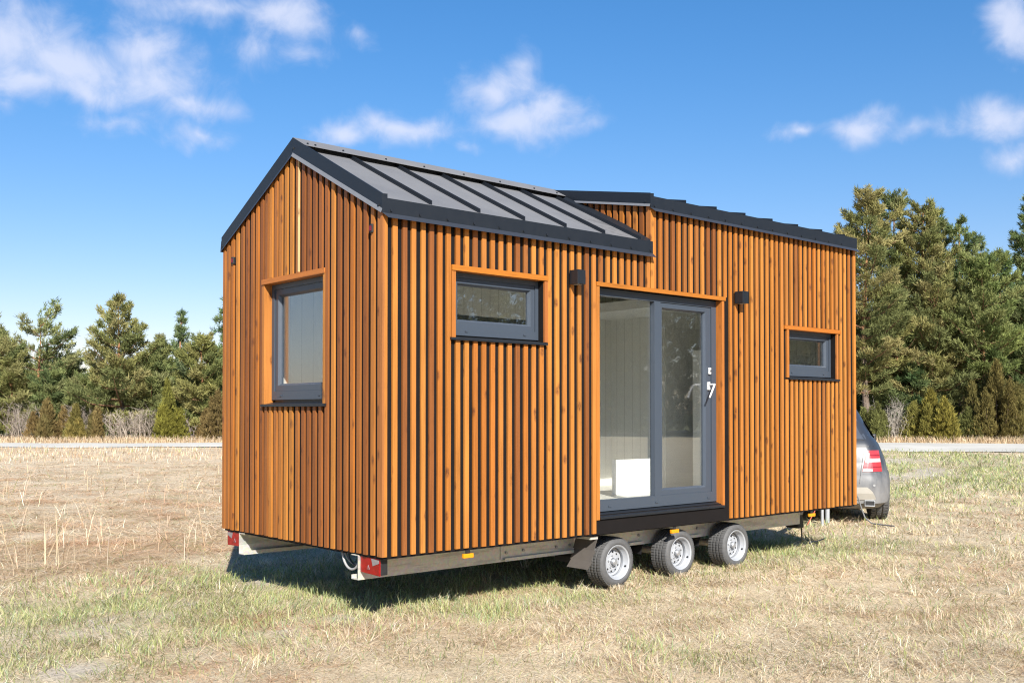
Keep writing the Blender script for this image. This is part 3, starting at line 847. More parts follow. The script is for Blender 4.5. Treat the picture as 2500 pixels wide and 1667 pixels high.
# gable rakes
fascia('fascia_board', [(-.0139, 2.964), (APY, 3.595), (APY, 3.719), (-.0139, 3.071)], 'x', -.0135, -.0025,
       hem=('drip', hemquad((-.0135, -.012, 2.967), (-.0135, APY, 3.598), (-.028, APY, 3.568), (-.028, -.012, 2.936), (.003, 0, 0))), bolts=[(.03, 2.995), (APY - .012, 3.63)])
fascia('fascia_board', [(APY + .002, 3.595), (W + .006, 2.972), (W + .006, 3.080), (APY + .002, 3.719)], 'x', -.0132, -.0022,
       hem=('hem', hemquad((-.0132, APY + .002, 3.598), (-.0132, W + .006, 2.976), (-.022, W + .006, 2.950), (-.022, APY + .002, 3.572), (.003, 0, 0))), bolts=[(W - .03, 3.0)])
fascia('fascia_board', [(-.02, 2.95), (2.9, 2.95), (L, 2.95), (L, 3.05), (-.012, 3.05)], 'y', W + .003, W + .014)
# rake of the raised part
fascia('fascia_board', [(-.0142, 3.382), (.975, 3.568), (1.225, 3.62), (1.225, 3.711), (-.0142, 3.484)], 'x', 2.868, 2.8715,
       hem=('drip', hemquad((2.868, -.012, 3.385), (2.868, .95, 3.563), (2.855, .93, 3.540), (2.855, -.012, 3.361), (.003, 0, 0))), bolts=[(.04, 3.415)])
fascia('fascia_board', [(0, 3.38), (APY, 3.60), (W, 2.96), (W, 3.06), (APY, 3.70), (0, 3.47)], 'x', L + .0015, L + .013)
m = MB()
m.hexa([(2.80,.30,rz_(.30)),(2.884,.30,rz_(.30)),(2.884,1.05,rz_(1.05)),(2.80,1.05,rz_(1.05)),(2.83,.30,rz_(.30)+.02),(2.884,.30,rz_(.30)+.05),(2.884,1.05,rz_(1.05)+.05),(2.83,1.05,rz_(1.05)+.02)])
m.hexa([(2.80,.0,rz_(.0)+.001),(2.884,.0,rz_(.0)+.001),(2.884,.30,rz_(.30)),(2.80,.30,rz_(.30)),(2.85,.0,rz_(.0)+.008),(2.884,.0,rz_(.0)+.02),(2.884,.30,rz_(.30)+.05),(2.83,.30,rz_(.30)+.02)])
part(m, 'flashing_strip', M['fascia'], roof)

# --- cube wall lamps
for x0 in (1.859, 4.123):
    m = MB(); m.box((x0, -.100, 2.583), (x0 + .092, -.004, 2.700)); m.box((x0 + .012, -.0045, 2.595), (x0 + .08, .0, 2.69))
    l = part(m, 'wall_lamp', M['fascia'], bevel=.003)
    m = MB(); m.lathe([(.0, .0), (.022, .0), (.022, .004), (0, .004)], (x0 + .046, -.052, 0), 'y'); m = MB(); m.box((x0 + .02, -.08, 2.5805), (x0 + .072, -.026, 2.5828)); part(m, 'lamp_lens', M['grey'], l)
# --- red marker lights high on the gable
for y0, z0 in ((.132, 2.876), (2.276, 2.884)):
    m = MB(); m.box((-.014, y0 - .016, z0 - .064), (.015, y0 + .016, z0)); k = part(m, 'marker_light', M['dark'], bevel=.005)
    m = MB(); m.box((-.019, y0 - .011, z0 - .050), (-.0145, y0 + .011, z0 - .014)); part(m, 'lens', M['crimson'], k)

# ------------------------------------------------------------------ trailer under the house (parts of the same thing)
def beam(y_out, sgn):
    m = MB(); x0, x1 = .006, 5.73
    m.box((x0, y_out, .313), (x1, y_out + sgn * .006, .495))
    m.box((x0, y_out + sgn * .006, .313), (x1, y_out + sgn * .09, .320)); m.box((x0, y_out + sgn * .006, .488), (x1, y_out + sgn * .09, .495))
    m.box((x0, y_out + sgn * .084, .320), (x1, y_out + sgn * .09, .345))
    part(m, 'chassis_beam', M['galv'])
beam(.312, 1); beam(W - .312, -1)
m = MB()
def arch(x):
    z = .332
    for c in (2.575, 3.445, 4.30):
        d = abs(x - c) / .34
        if d < 1: z = max(z, .22 + .222 * math.sqrt(1 - d * d))
    return z
xs = list(np.arange(1.375, 4.80, .02))
for a, b in zip(xs[:-1], xs[1:]):
    za, zb = arch(a), arch(b)
    m.hexa([(a,.303,za),(b,.303,zb),(b,.311,zb),(a,.311,za),(a,.303,.492),(b,.303,.492),(b,.311,.492),(a,.311,.492)])
for a, b in ((1.40, 2.245), (2.91, 3.11), (3.78, 3.965)):
    m.box((a, .278, .318), (b, .3025, .333)); m.box((a, .278, .333), (b, .281, .345))
side = part(m, 'wheel_arch_plate', M['galv'])
for x, z in ((1.43, .385), (1.62, .39), (2.0, .385), (2.16, .388), (3.06, .40), (3.92, .40)):
    m = MB(); m.lathe([(0, -.012), (.012, -.012), (.012, 0)], (x, .303, z), 'y', 10); part(m, 'bolt', M['bolt'], side)
for c in (2.575, 3.445, 4.30):
    m = MB()
    a = [math.pi * k / 14 for k in range(15)]
    for p, q in zip(a[:-1], a[1:]):
        f = lambda t, r, y: (c + (.335 + r) * math.cos(t), y, .22 + (.222 + r) * math.sin(t))
        m.hexa([f(p,0,.312),f(q,0,.312),f(q,0,.56),f(p,0,.56),f(p,.006,.312),f(q,.006,.312),f(q,.006,.56),f(p,.006,.56)])
    part(m, 'mudguard', M['dark'])
for x in (1.6, 5.2, 5.62):
    m = MB(); m.box((x, .40, .33), (x + .08, W - .40, .48)); part(m, 'cross_member', M['galv'])
for s in (1, -1):
    m = MB(); y = APY - s * .85
    m.hexa([(5.2,y,.36),(5.26,y+.06*s,.36),(8.36,1.50,.40),(8.30,1.46,.40),(5.2,y,.46),(5.26,y+.06*s,.46),(8.36,1.50,.48),(8.30,1.46,.48)])
    part(m, 'drawbar', M['galv'])
for x in (2.549, 3.418, 4.275):
    m = MB(); m.tube([(x, .25, .22), (x, W - .25, .22)], .035, 10); part(m, 'axle', M['galv'])

def wheel(x, flip=False):
    s = -1 if flip else 1; yo = W - .09 if flip else .09
    m = MB(); Y = lambda o: s * o
    prof = [(.150, Y(.010)), (.158, Y(.001)), (.172, Y(-.004)), (.192, Y(.002)), (.206, Y(.012)), (.214, Y(.026))]
    groove = [.062, .098, .134]
    for g in groove: prof += [(.2165, Y(g - .006)), (.208, Y(g - .004)), (.208, Y(g + .004)), (.2165, Y(g + .006))]
    prof += [(.214, Y(.172)), (.206, Y(.185)), (.185, Y(.196)), (.15, Y(.19))]
    m.lathe(prof, (x, yo, .222), 'y', 64)
    n = 56
    for k in range(n):                        # tread blocks standing on the shoulder
        t = 2 * math.pi * k / n
        for (o0, o1) in ((.016, .050), (.070, .090), (.106, .126), (.144, .182)):
            c, sn = math.cos(t), math.sin(t); tx, tz = -sn, c; hw = .0075
            def q(r, u, o): return (x + r * c + tx * u, yo + Y(o), .222 + r * sn + tz * u)
            sh = .35 if o0 < .03 else 0
            m.hexa([q(.209,-hw,o0),q(.209,hw,o0),q(.209,hw,o1),q(.209,-hw,o1),q(.2195 - (.004 if o0<.03 else 0),-hw,o0),q(.2195 - (.004 if o0<.03 else 0),hw,o0),q(.2205,hw,o1),q(.2205,-hw,o1)])
    tyre = part(m, 'wheel', M['rubber'], smooth=True)
    m = MB()
    m.lathe([(.138, Y(.17)), (.136, Y(.10)), (.128, Y(.086)), (.122, Y(.050)), (.134, Y(.028)), (.139, Y(.010)), (.150, Y(.002)), (.153, Y(.008)), (.150, Y(.016))], (x, yo, .222), 'y', 56)
    m.lathe([(.124, Y(.082)), (.102, Y(.088)), (.094, Y(.076)), (.070, Y(.070)), (.045, Y(.070)), (.036, Y(.062)), (.0, Y(.060))], (x, yo, .222), 'y', 56)
    for k in range(10):
        t = 2 * math.pi * k / 10 + .2
        m.lathe([(.0095, Y(.0745)), (.0095, Y(.0715)), (0, Y(.0715))], (x + .082 * math.cos(t), yo, .222 + .082 * math.sin(t)), 'y', 12, (.02, .02, .02))
    m.lathe([(.008, Y(.03)), (.008, Y(.02)), (0, Y(.02))], (x + .128 * math.cos(-.35), yo, .222 + .128 * math.sin(-.35)), 'y', 8, (.04, .04, .04))
    part(m, 'rim', M['rim'], tyre, smooth=True)
    m = MB(); m.lathe([(.030, Y(.062)), (.030, Y(.036)), (.022, Y(.028)), (0, Y(.026))], (x, yo, .222), 'y', 20)
    for k in range(5):
        t = 2 * math.pi * k / 5 + .4
        m.lathe([(.008, Y(.070)), (.008, Y(.060)), (0, Y(.058))], (x + .052 * math.cos(t), yo, .222 + .052 * math.sin(t)), 'y', 8)
    m.lathe([(.034, Y(.068)), (.034, Y(.062)), (.029, Y(.061))], (x, yo, .222), 'y', 20, (.12, .12, .12))
    part(m, 'hub_cap', M['zinc'], tyre, smooth=True)
    return tyre
for x in (2.549, 3.418, 4.275): wheel(x)
for x in (2.549, 3.418, 4.275): wheel(x, True)

m = MB()                                     # mudflap ahead of the first wheel
pts = [(2.225, .455), (2.205, .36), (2.165, .27), (2.125, .205)]
for (xa, za), (xb, zb) in zip(pts[:-1], pts[1:]):
    m.hexa([(xa,.035,za),(xa,.285,za),(xb,.300,zb),(xb,.055,zb),(xa+.006,.035,za),(xa+.006,.285,za),(xb+.006,.300,zb),(xb+.006,.055,zb)])
part(m, 'mudflap', M['flap'])
m = MB(); m.box((2.15, .04, .455), (2.24, .30, .478)); part(m, 'mudflap_bracket', M['galv'])

def taillamp(y0, y1, s):
    """s=+1: the clear wedge points to low y (near lamp)"""
    z0, z1 = .366, .492
    m = MB(); m.box((.032, y0 + .004, z0 + .004), (.095, y1 - .004, z1)); body = part(m, 'tail_light', M['dark'], bevel=.006)
    X = .022
    def q(u, v): # u 0..1 outward edge -> inner, v 0..1 up
        return (y0 + (y1 - y0) * (u if s > 0 else 1 - u), z0 + (z1 - z0) * v)
    m = MB(); m.prism([q(0, 0), q(1, .06), q(1, 1), q(0, .97)], 'x', X, .0318); part(m, 'red_lens', M['redlens'], body, bevel=.003)
    m = MB(); m.prism([q(.03, .90), q(.42, .93), q(.34, .52), q(.03, .72)], 'x', X - .003, X - .0005); part(m, 'clear_lens', M['clear'], body)
    m = MB(); m.prism([q(.50, .30), q(.64, .30), q(.57, .54)], 'x', X - .0035, X - .0008); part(m, 'triangle_reflector', M['clear'], body)
    m = MB(); m.prism([q(.53, .33), q(.61, .33), q(.57, .47)], 'x', X - .0048, X - .0038); part(m, 'triangle_centre', M['redlens'], body)
taillamp(.062, .308, 1); taillamp(2.165, 2.411, -1)
for x0, x1 in ((.737, .835), (3.165, 3.271), (5.420, 5.533)):
    m = MB(); m.box((x0, -.004, .434), (x1, .020, .467)); a = part(m, 'amber_marker', M['amber'], bevel=.004)
    m = MB(); m.box(((x0 + x1) / 2 - .02, .004, .468), ((x0 + x1) / 2 + .02, .014, .492)); part(m, 'marker_bracket', M['dark'], a)
m = MB()
def arc(c, r0, r1, y, a0, a1, n=14): return [(c[0] + .0, c[1] + r0 * math.cos(a0 + (a1 - a0) * k / n), c[2] + r1 * math.sin(a0 + (a1 - a0) * k / n)) for k in range(n + 1)]
m.tube(arc((.05, .47, .50), .12, .13, 0, math.pi, 2 * math.pi), .009, 8)
m.tube(arc((.10, .50, .50), .13, .10, 0, math.pi, 2 * math.pi), .007, 8)
part(m, 'conduit_hose', M['grey'], smooth=True)
m = MB(); m.tube(arc((.07, .44, .50), .10, .10, 0, math.pi, 2 * math.pi), .006, 6); part(m, 'wiring_loop', M['dark'], smooth=True)
m = MB()
m.tube([(.10, .29, .49), (.14, .295, .46), (.13, .30, .43), (.10, .30, .415)], .005, 6); m.tube([(.12, .29, .49), (.17, .298, .455), (.15, .30, .42), (.11, .30, .40)], .005, 6)
part(m, 'wiring_loop', M['dark'], smooth=True)
# things hanging at the drawbar end
m = MB(); m.hexa([(5.80,.37,.25),(5.92,.37,.25),(5.92,.55,.25),(5.80,.55,.25),(5.80,.37,.47),(5.86,.37,.47),(5.86,.55,.47),(5.80,.55,.47)]); part(m, 'coupling_cover', M['dark'], bevel=.02)
m = MB(); m.box((5.81, .36, .40), (5.88, .40, .475)); part(m, 'plug_socket', M['grey'], bevel=.01)
for (x, y, w) in ((8.20, 1.545, .020), (8.55, 1.68, .030)):
    m = MB()
    m.tube([(x, y, .02), (x, y, .48)], w, 12); part(m, 'support_leg', M['postsilver'], smooth=True)
    
m = MB(); m.tube([(8.02, 1.50, .30), (7.93, 1.53, .16), (7.85, 1.56, .035)], .006, 6); part(m, 'tie_strap', M['strap'])
m = MB(); m.tube([(5.93, .42, .30), (5.97, .44, .12), (6.2, .5, .05), (6.5, .55, .045), (6.75, .62, .05)], .008, 6); part(m, 'brake_cable', M['dark'], smooth=True)

# ------------------------------------------------------------------ the towing car
CAR_A = math.radians(36)
f_ = np.array([math.cos(CAR_A), math.sin(CAR_A)]); l_ = np.array([-f_[1], f_[0]])
car_xy = np.array([9.93, 1.553]) + .945 * l_ - .95 * f_
CAR = empty('parked_car', (car_xy[0], car_xy[1], 0), CAR_A)
tag(CAR, 'dusty grey estate car hitched at the far end of the tiny house', 'car')
bpy.context.view_layer.update()
#            z    hw    xr    xf    rx   ry
LV = [(.20, .82, .16, 4.55, .60, .28), (.28, .92, .03, 4.70, .72, .32), (.42, .955, .0, 4.78, .75, .34), (.58, .955, .0, 4.78, .75, .36), (.68, .945, .04, 4.75, .75, .36),
      (.72, .925, .07, 4.72, .72, .34), (.85, .895, .10, 4.58, .66, .30), (.97, .850, .13, 4.25, .60, .28), (1.08, .80, .17, 3.60, .50, .24), (1.13, .765, .20, 3.45, .45, .22), (1.22, .69, .26, 3.25, .40, .20),
      (1.45, .580, .42, 2.85, .30, .16), (1.58, .515, .52, 2.60, .26, .15), (1.65, .46, .66, 2.40, .26, .15), (1.68, .36, .90, 2.1, .3, .2)]
def outline(hw, xr, xf, rx, ry):
    pts = [(xr - .0, 0.0)]
    ys = np.linspace(0, -(hw - ry), 6)[1:]
    cv = lambda y: xr + .05 * (y / hw) ** 2
    pts += [(cv(y), y) for y in ys]
    x0 = cv(-(hw - ry)) ; 
    for k in range(1, 9):
        t = math.pi / 2 * k / 8
        pts.append((x0 + rx * (1 - math.cos(t)), -(hw - ry) - ry * math.sin(t)))
    for x in np.linspace(x0 + rx, xf - .5, 14)[1:]: pts.append((x, -hw))
    for k in range(1, 9):
        t = math.pi / 2 * k / 8
        pts.append((xf - .5 + .5 * math.sin(t), -(hw - .3) - .3 * math.cos(t)))
    pts.append((xf, 0.0))
    left = [(x, -y) for x, y in pts[1:-1]][::-1]
    return pts, left
def carpart(mb, name, mat_, parent=None, **kw):
    o = mb.build(name, mat_, None, **kw); o.parent = parent or CAR; return o
m = MB(); rings = []
for (z, hw, xr, xf, rx, ry) in LV:
    a, b = outline(hw, xr, xf, rx, ry); rings.append([(x, y, z) for x, y in a + b])
n = len(rings[0]); vs = [p for r in rings for p in r]; fs = []
for k in range(len(rings) - 1):
    for j in range(n): fs.append((k*n+j, k*n+(j+1)%n, (k+1)*n+(j+1)%n, (k+1)*n+j))
fs.append(tuple(range(n))); fs.append(tuple((len(rings)-1)*n+j for j in range(n)))
m.faces(vs, fs)
body = carpart(m, 'body', M['paint'], smooth=True)
cut = MB()
for x in (.95, 3.80):
    for s in (1, -1):
        cc = MB(); cc.lathe([(0, -.2), (.42, -.2), (.42, .2), (0, .2)], (x, s * .88, .36), 'y', 32)
        cut.faces(cc.v, cc.f)
co = cut.build('arch_cutter', M['dark']); co.parent = CAR
bpy.context.view_layer.update()
md = body.modifiers.new('arches', 'BOOLEAN'); md.object = co; md.solver = 'EXACT'; md.operation = 'DIFFERENCE'
body.modifiers.move(1, 0)
dg = bpy.context.evaluated_depsgraph_get()
me2 = bpy.data.meshes.new_from_object(body.evaluated_get(dg)); body.modifiers.clear(); body.data = me2
bpy.data.objects.remove(co)
zs = [l[0] for l in LV]
def rear(z, y):
    """x of the rear face at height z and offset y (right is negative)"""
    q = []
    for r in rings:
        pr = [(p[1], p[0]) for p in r[:15]]
        yy = np.array([p[0] for p in pr])[::-1]; xx = np.array([p[1] for p in pr])[::-1]
        q.append(np.interp(y, yy, xx))
    return float(np.interp(z, zs, q))
def rearpatch(m, z0, z1, ya, yb, off=.006, nz=8, ny=12, col=(1,1,1)):
    """grid on the rear between ya(z) and yb(z)"""
    G = [[None]*(ny+1) for _ in range(nz+1)]
    for i in range(nz+1):
        z = z0 + (z1-z0)*i/nz
        for j in range(ny+1):
            y = ya(z) + (yb(z)-ya(z))*j/ny
            G[i][j] = (rear(z, y) - off, y, z)
    for i in range(nz):
        for j in range(ny): m.poly([G[i][j], G[i][j+1], G[i+1][j+1], G[i+1][j]], col)
    for i in range(nz):
        for j in (0, ny):
            a, b = G[i][j], G[i+1][j]; m.poly([a, b, (b[0]+.03,b[1],b[2]), (a[0]+.03,a[1],a[2])], col)
for s in (1, -1):
    k = lambda f: (lambda z: s * f(z))
    inner = lambda z: -.51 - .07 * (z - .71) / .28
    outer = lambda z: -.79 + .03 * (z - .71) / .28
    m = MB(); rearpatch(m, .715, 1.005, k(inner), k(outer), .012); t = carpart(m, 'tail_light', M['taillight'], smooth=True)
    m = MB(); rearpatch(m, .845, .895, k(lambda z: inner(z) - .008), k(lambda z: outer(z) + .004), .016, 2); carpart(m, 'clear_band', M['taillightclear'], t)
    for z in (.775, .935):
        m = MB(); rearpatch(m, z, z + .009, k(inner), k(outer), .015, 1); carpart(m, 'lens_line', M['crimson'], t)
m = MB(); rearpatch(m, 1.16, 1.56, lambda z: .70 - .45 * (z - 1.16), lambda z: -(.70 - .45 * (z - 1.16)), .006, 8, 24); carpart(m, 'rear_window', M['carglass'], smooth=True)
m = MB(); rearpatch(m, 1.575, 1.62, lambda z: .5, lambda z: -.5, .012, 2, 16); carpart(m, 'roof_spoiler', M['carglass'], smooth=True)
for z in (1.14, 1.055):
    m = MB(); rearpatch(m, z, z + .008, lambda q: .74, lambda q: -.74, .004, 1, 24); carpart(m, 'hatch_line', M['dark'])
for s in (1, -1):
    m = MB(); rearpatch(m, .55, 1.0, lambda z: s * (-.46 - .08 * (z - .55) / .45), lambda z: s * (-.467 - .08 * (z - .55) / .45), .005, 8, 1)
    carpart(m, 'hatch_line', M['dark'])
m = MB(); rearpatch(m, .33, .505, lambda z: .68 - 6 * max(0, z - .42) ** 2 - .5 * max(0, z - .36), lambda z: -.68 + 6 * max(0, z - .42) ** 2 + .5 * max(0, z - .36), .010, 8, 24); carpart(m, 'bumper_plate', M['silverplate'], smooth=True)
for s in (1, -1):
    c = (rear(.29, s * .60) - .03, s * .60, .285)
    m = MB()
    for a, b in (((-.068, -.040), (.068, -.031)), ((-.068, .031), (.068, .040)), ((-.068, -.031), (-.058, .031)), ((.058, -.031), (.068, .031))):
        m.box((c[0], c[1] + a[0], c[2] + a[1]), (c[0] + .12, c[1] + b[0], c[2] + b[1]))
    e = carpart(m, 'exhaust_tip', M['zinc'], bevel=.003)
    m = MB(); m.box((c[0] + .006, c[1] - .0575, c[2] - .0305), (c[0] + .11, c[1] + .0575, c[2] + .0305)); carpart(m, 'exhaust_bore', M['dark'], e)
    m = MB(); m.tube([(rear(.53, s*.66) - .008, s*.66, .53), (rear(.53, s*.66) + .01, s*.66, .53)], .016, 14); carpart(m, 'parking_sensor', M['grey'], smooth=True)
for s in (1, -1):
    m = MB(); m.hexa([(2.55, s*.86, 1.05),(2.70, s*.86, 1.05),(2.68, s*1.02, 1.06),(2.58, s*1.02, 1.06),(2.56, s*.86, 1.17),(2.68, s*.86, 1.17),(2.66, s*1.02, 1.19),(2.59, s*1.02, 1.19)]); carpart(m, 'wing_mirror', M['dark'], bevel=.02)
    m = MB()
    top = lambda x: np.interp(x, [.5, .8, 2.5, 3.0], [1.35, 1.56, 1.55, 1.25])
    for xa, xb in ((.55, 1.15), (1.2, 2.1), (2.15, 2.95)):
        hwz = lambda z: float(np.interp(z, zs, [l[1] for l in LV])) + .004
        m.poly([(xa, s*hwz(1.17), 1.17), (xb, s*hwz(1.17), 1.17), (xb, s*hwz(top(xb)), top(xb)), (xa, s*hwz(top(xa)), top(xa))])
    carpart(m, 'side_window', M['carglass'])
    m = MB(); m.box((4.62, s*.55 - .12, .70), (4.74, s*.55 + .12, .80)); carpart(m, 'headlight', M['clear'], bevel=.02)
m = MB(); m.tube([(-.11, 0, .40), (-.11, 0, .36), (.10, 0, .33)], .025, 8); carpart(m, 'tow_ball', M['dark'])
def carwheel(x, s):
    m = MB(); Y = lambda o: s * o; c = (x, s * .945, .355)
    prof = [(.22, Y(-.01)), (.25, Y(.0)), (.30, Y(.003)), (.335, Y(-.008)), (.352, Y(-.03)), (.356, Y(-.09)), (.345, Y(-.093)), (.345, Y(-.10)), (.356, Y(-.103)), (.356, Y(-.17)), (.345, Y(-.173)), (.345, Y(-.18)), (.354, Y(-.183)), (.345, Y(-.24)), (.30, Y(-.262)), (.22, Y(-.25))]
    m.lathe(prof, c, 'y', 56)
    for k in range(40):
        t = 2 * math.pi * k / 40
        for (o0, o1, sk) in ((-.015, -.085, .03), (-.110, -.165, -.02), (-.190, -.245, -.03)):
            def q(r, u, o, e): 
                tt = t + u + e; return (c[0] + r * math.cos(tt), c[1] + Y(o), c[2] + r * math.sin(tt))
            m.hexa([q(.345,-.05,o0,0),q(.345,.05,o0,0),q(.345,.05,o1,sk),q(.345,-.05,o1,sk),q(.362,-.05,o0,0),q(.362,.05,o0,0),q(.364,.05,o1,sk),q(.364,-.05,o1,sk)])
    w = carpart(m, 'wheel', M['rubber'], smooth=True)
    m = MB(); m.lathe([(.225, Y(-.2)), (.215, Y(-.06)), (.225, Y(-.005)), (.235, Y(-.012))], c, 'y', 40)
    for k in range(5):
        t = 2 * math.pi * k / 5
        m.tube([(c[0] + .04 * math.cos(t), c[1] + Y(-.035), c[2] + .04 * math.sin(t)), (c[0] + .215 * math.cos(t), c[1] + Y(-.03), c[2] + .215 * math.sin(t))], [.04, .028], 8)
    m.lathe([(0, Y(-.02)), (.06, Y(-.025)), (.07, Y(-.06))], c, 'y', 20)
    carpart(m, 'rim', M['rim'], w, smooth=True)
for x in (.95, 3.80):
    for s in (1, -1): carwheel(x, s)
m = MB()
P = lambda fx, ly, z: tuple(np.r_[car_xy + fx * f_ + ly * l_, z])
m.tube([P(-.02, -.42, .40), P(-.06, -.44, .36), P(-.07, -.48, .22), P(-.10, -.52, .10), P(-.16, -.60, .03), P(-.30, -.75, .025), P(-.45, -.85, .03)], .010, 8)
tag(m.build('power_cable', M['cable'], smooth=True), "grey cable drooping from the car's rear bumper to the grass", 'cable')

# ------------------------------------------------------------------ trees
OLIVE = np.array([[.235, .240, .096], [.19, .206, .084], [.27, .264, .114], [.16, .184, .080], [.29, .274, .130]])
def tufts(P, D, K, ln, wd, cols, up=.35, spread=.8):
    """K needle-like triangles at each point P, fanning round direction D"""
    n = len(P); N = n * K
    b = np.repeat(P, K, 0) + rng.normal(0, ln * .22, (N, 3))
    d = np.repeat(D, K, 0) + rng.normal(0, spread, (N, 3)) * .75 + np.array([0, 0, up])
    d /= np.linalg.norm(d, axis=1)[:, None] + 1e-9
    s = np.cross(d, rng.normal(0, 1, (N, 3))); s /= np.linalg.norm(s, axis=1)[:, None] + 1e-9
    l = ln * (.6 + .8 * rng.random(N))[:, None]; w = wd * (.7 + .6 * rng.random(N))[:, None]
    v = np.stack([b - s * w * .35, b + s * w * .35, b + d * l * .55 + s * w * .6, b + d * l], 1).reshape(-1, 3)
    i = (np.arange(N) * 4)[:, None]
    t = np.concatenate([i + [0, 1, 2], i + [0, 2, 3]])
    c = np.repeat(np.repeat(cols, K, 0) * (.8 + .4 * rng.random(N))[:, None], 4, 0)
    return v, t, c

def pine(name, x, y, H, R, h0, label, cat='pine tree', cone=.5, hue=(1, 1, 1), dens=1.0, lean=0, trunk_r=None, K=10, open_=.0, group=None, spruce=False):
    """trunk with whorled limbs (one mesh) and a crown of needle sprays (another)"""
    root = empty(name, (x, y, 0), 0)
    tag(root, label, cat, group)
    tr = trunk_r or (.06 + .011 * H)
    m = MB()
    ph1, ph2 = random.random() * 6, random.random() * 6
    cx = lambda z: lean * z / H + .10 * math.sin(z * .55 + ph1); cy = lambda z: .10 * math.sin(z * .47 + ph2)
    zz = np.linspace(-.1, H * .985, 16)
    for a, b in zip(zz[:-1], zz[1:]):
        f = max(0, (a / H))
        col = np.array([.17, .13, .10]) * (1 - ss(.25, .5, np.array(f))) + np.array([.40, .20, .10]) * ss(.25, .5, np.array(f))
        m.tube([(cx(a), cy(a), a), (cx(b), cy(b), b)], [tr * (1 - .93 * max(a, 0) / H), tr * (1 - .93 * b / H)], 8, tuple(col), cap=False)
    P, D, cc = [], [], []
    z = h0
    while z < H * .985:
        f = (z - h0) / (H - h0)
        # crown outline: wide from low, rounding or pointing to the top
        prof = (math.sin(min(1, (f + .16) / .42) * math.pi / 2)) * ((1 - f) ** cone) 
        n = random.choice((4, 5, 5, 6))
        a0 = random.random() * 6.283
        for k in range(n):
            a = a0 + 6.283 * k / n + random.gauss(0, .25)
            ln = R * prof * random.uniform(.50, 1.28) + .18
            if random.random() < open_ + .08: continue
            el = random.uniform(.0, .45) + .35 * f - (.25 if spruce else 0)
            p0 = Vector((cx(z), cy(z), z)); d = Vector((math.cos(a) * math.cos(el), math.sin(a) * math.cos(el), math.sin(el)))
            mid = p0 + d * ln * .55 + Vector((0, 0, -.04 * ln)); tip = p0 + d * ln + Vector((0, 0, (.10 if not spruce else -.15) * ln))
            br = max(.012, .020 * ln)
            m.tube([p0, mid, tip], [br, br * .6, .006], 4, (.26, .15, .09), cap=False)
            cb = OLIVE[rng.integers(0, 5)] * np.array(hue) * random.uniform(.82, 1.15)
            nt = int(max(6, ln * 27 * dens))
            side = Vector((-d.y, d.x, 0)).normalized() if abs(d.z) < .98 else Vector((1, 0, 0))
            for q in range(nt):
                t = random.random() ** .62
                if t < .22: continue
                base = p0 + (mid - p0) * (t / .55) if t < .55 else mid + (tip - mid) * ((t - .55) / .45)
                w = ln * .34 * math.sin(min(1, t * 1.15) * math.pi * .86)
                lat = random.uniform(-1, 1) * w
                pp = base + side * lat + Vector((0, 0, random.gauss(.05, .07) + .05 * ln * random.random()))
                P.append(pp); D.append(d * .55 + side * (lat / max(w, .1)) * .5 + Vector((0, 0, .35))); cc.append(cb * random.uniform(.85, 1.15))
        z += random.uniform(.36, .62) * (1 if H > 6 else .75)
    for q in range(14):
        P.append(Vector((cx(H) + random.gauss(0, .08), cy(H) + random.gauss(0, .08), H * .985 - random.random() * .35))); D.append(Vector((0, 0, 1))); cc.append(OLIVE[2] * np.array(hue))
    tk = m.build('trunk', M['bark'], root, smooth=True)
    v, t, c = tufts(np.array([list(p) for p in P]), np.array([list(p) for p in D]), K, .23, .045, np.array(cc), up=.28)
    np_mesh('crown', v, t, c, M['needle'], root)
    return root

def juniper(name, x, y, H, R, label, hue, cat='juniper', n=900, flat=1.0, group=None):
    root = empty(name, (x, y, 0)); tag(root, label, cat, group)
    m = MB(); P, D, cc = [], [], []
    ns = max(3, int(R * 6 * flat))
    sp = [(0, 0, H, R * .55)] + [((lambda a, d: (d * math.cos(a), d * math.sin(a)))(random.random() * 6.283, R * random.uniform(.3, .75)) + (H * random.uniform(.35 if flat >= 1 else .62, .90), R * random.uniform(.28, .48))) for _ in range(ns)]
    wt = [q[2] * q[3] for q in sp]; tw = sum(wt)
    for (ox, oy, h, r0), w_ in zip(sp, wt):
        m.tube([(ox * .3, oy * .3, -.05), (ox * .9, oy * .9, h * .45), (ox, oy, h * .92)], [.035, .022, .006], 4, (.16, .11, .08), cap=False)
        lob = [random.uniform(.7, 1.3) for _ in range(9)]
        tint = random.uniform(.82, 1.18); mixg = random.random() * .5
        hh = (np.array(hue) * (1 - mixg) + np.array([.16, .175, .065]) * mixg) * tint
        for k in range(int(n * 1.15 * w_ / tw)):
            f = random.random() ** .8; a = random.random() * 6.283
            r = r0 * lob[int(a / 6.283 * 4.99) + (4 if f > .5 else 0)] * (1 - f) ** .75 * math.sin(min(1, f * 3.5 + .45) * math.pi / 2) * (.35 + .75 * random.random() ** .6)
            P.append((ox + r * math.cos(a), oy + r * math.sin(a), .04 + f * h * random.uniform(.92, 1.05)))
            D.append((math.cos(a) * .5, math.sin(a) * .5, .85)); cc.append(hh * random.uniform(.62, 1.35))
    m.build('trunk', M['bark'], root)
    v, t, c = tufts(np.array(P), np.array(D), 11, .17, .034, np.array(cc), up=.4, spread=.55)
    np_mesh('crown', v, t, c, M['needle'], root)
    return root

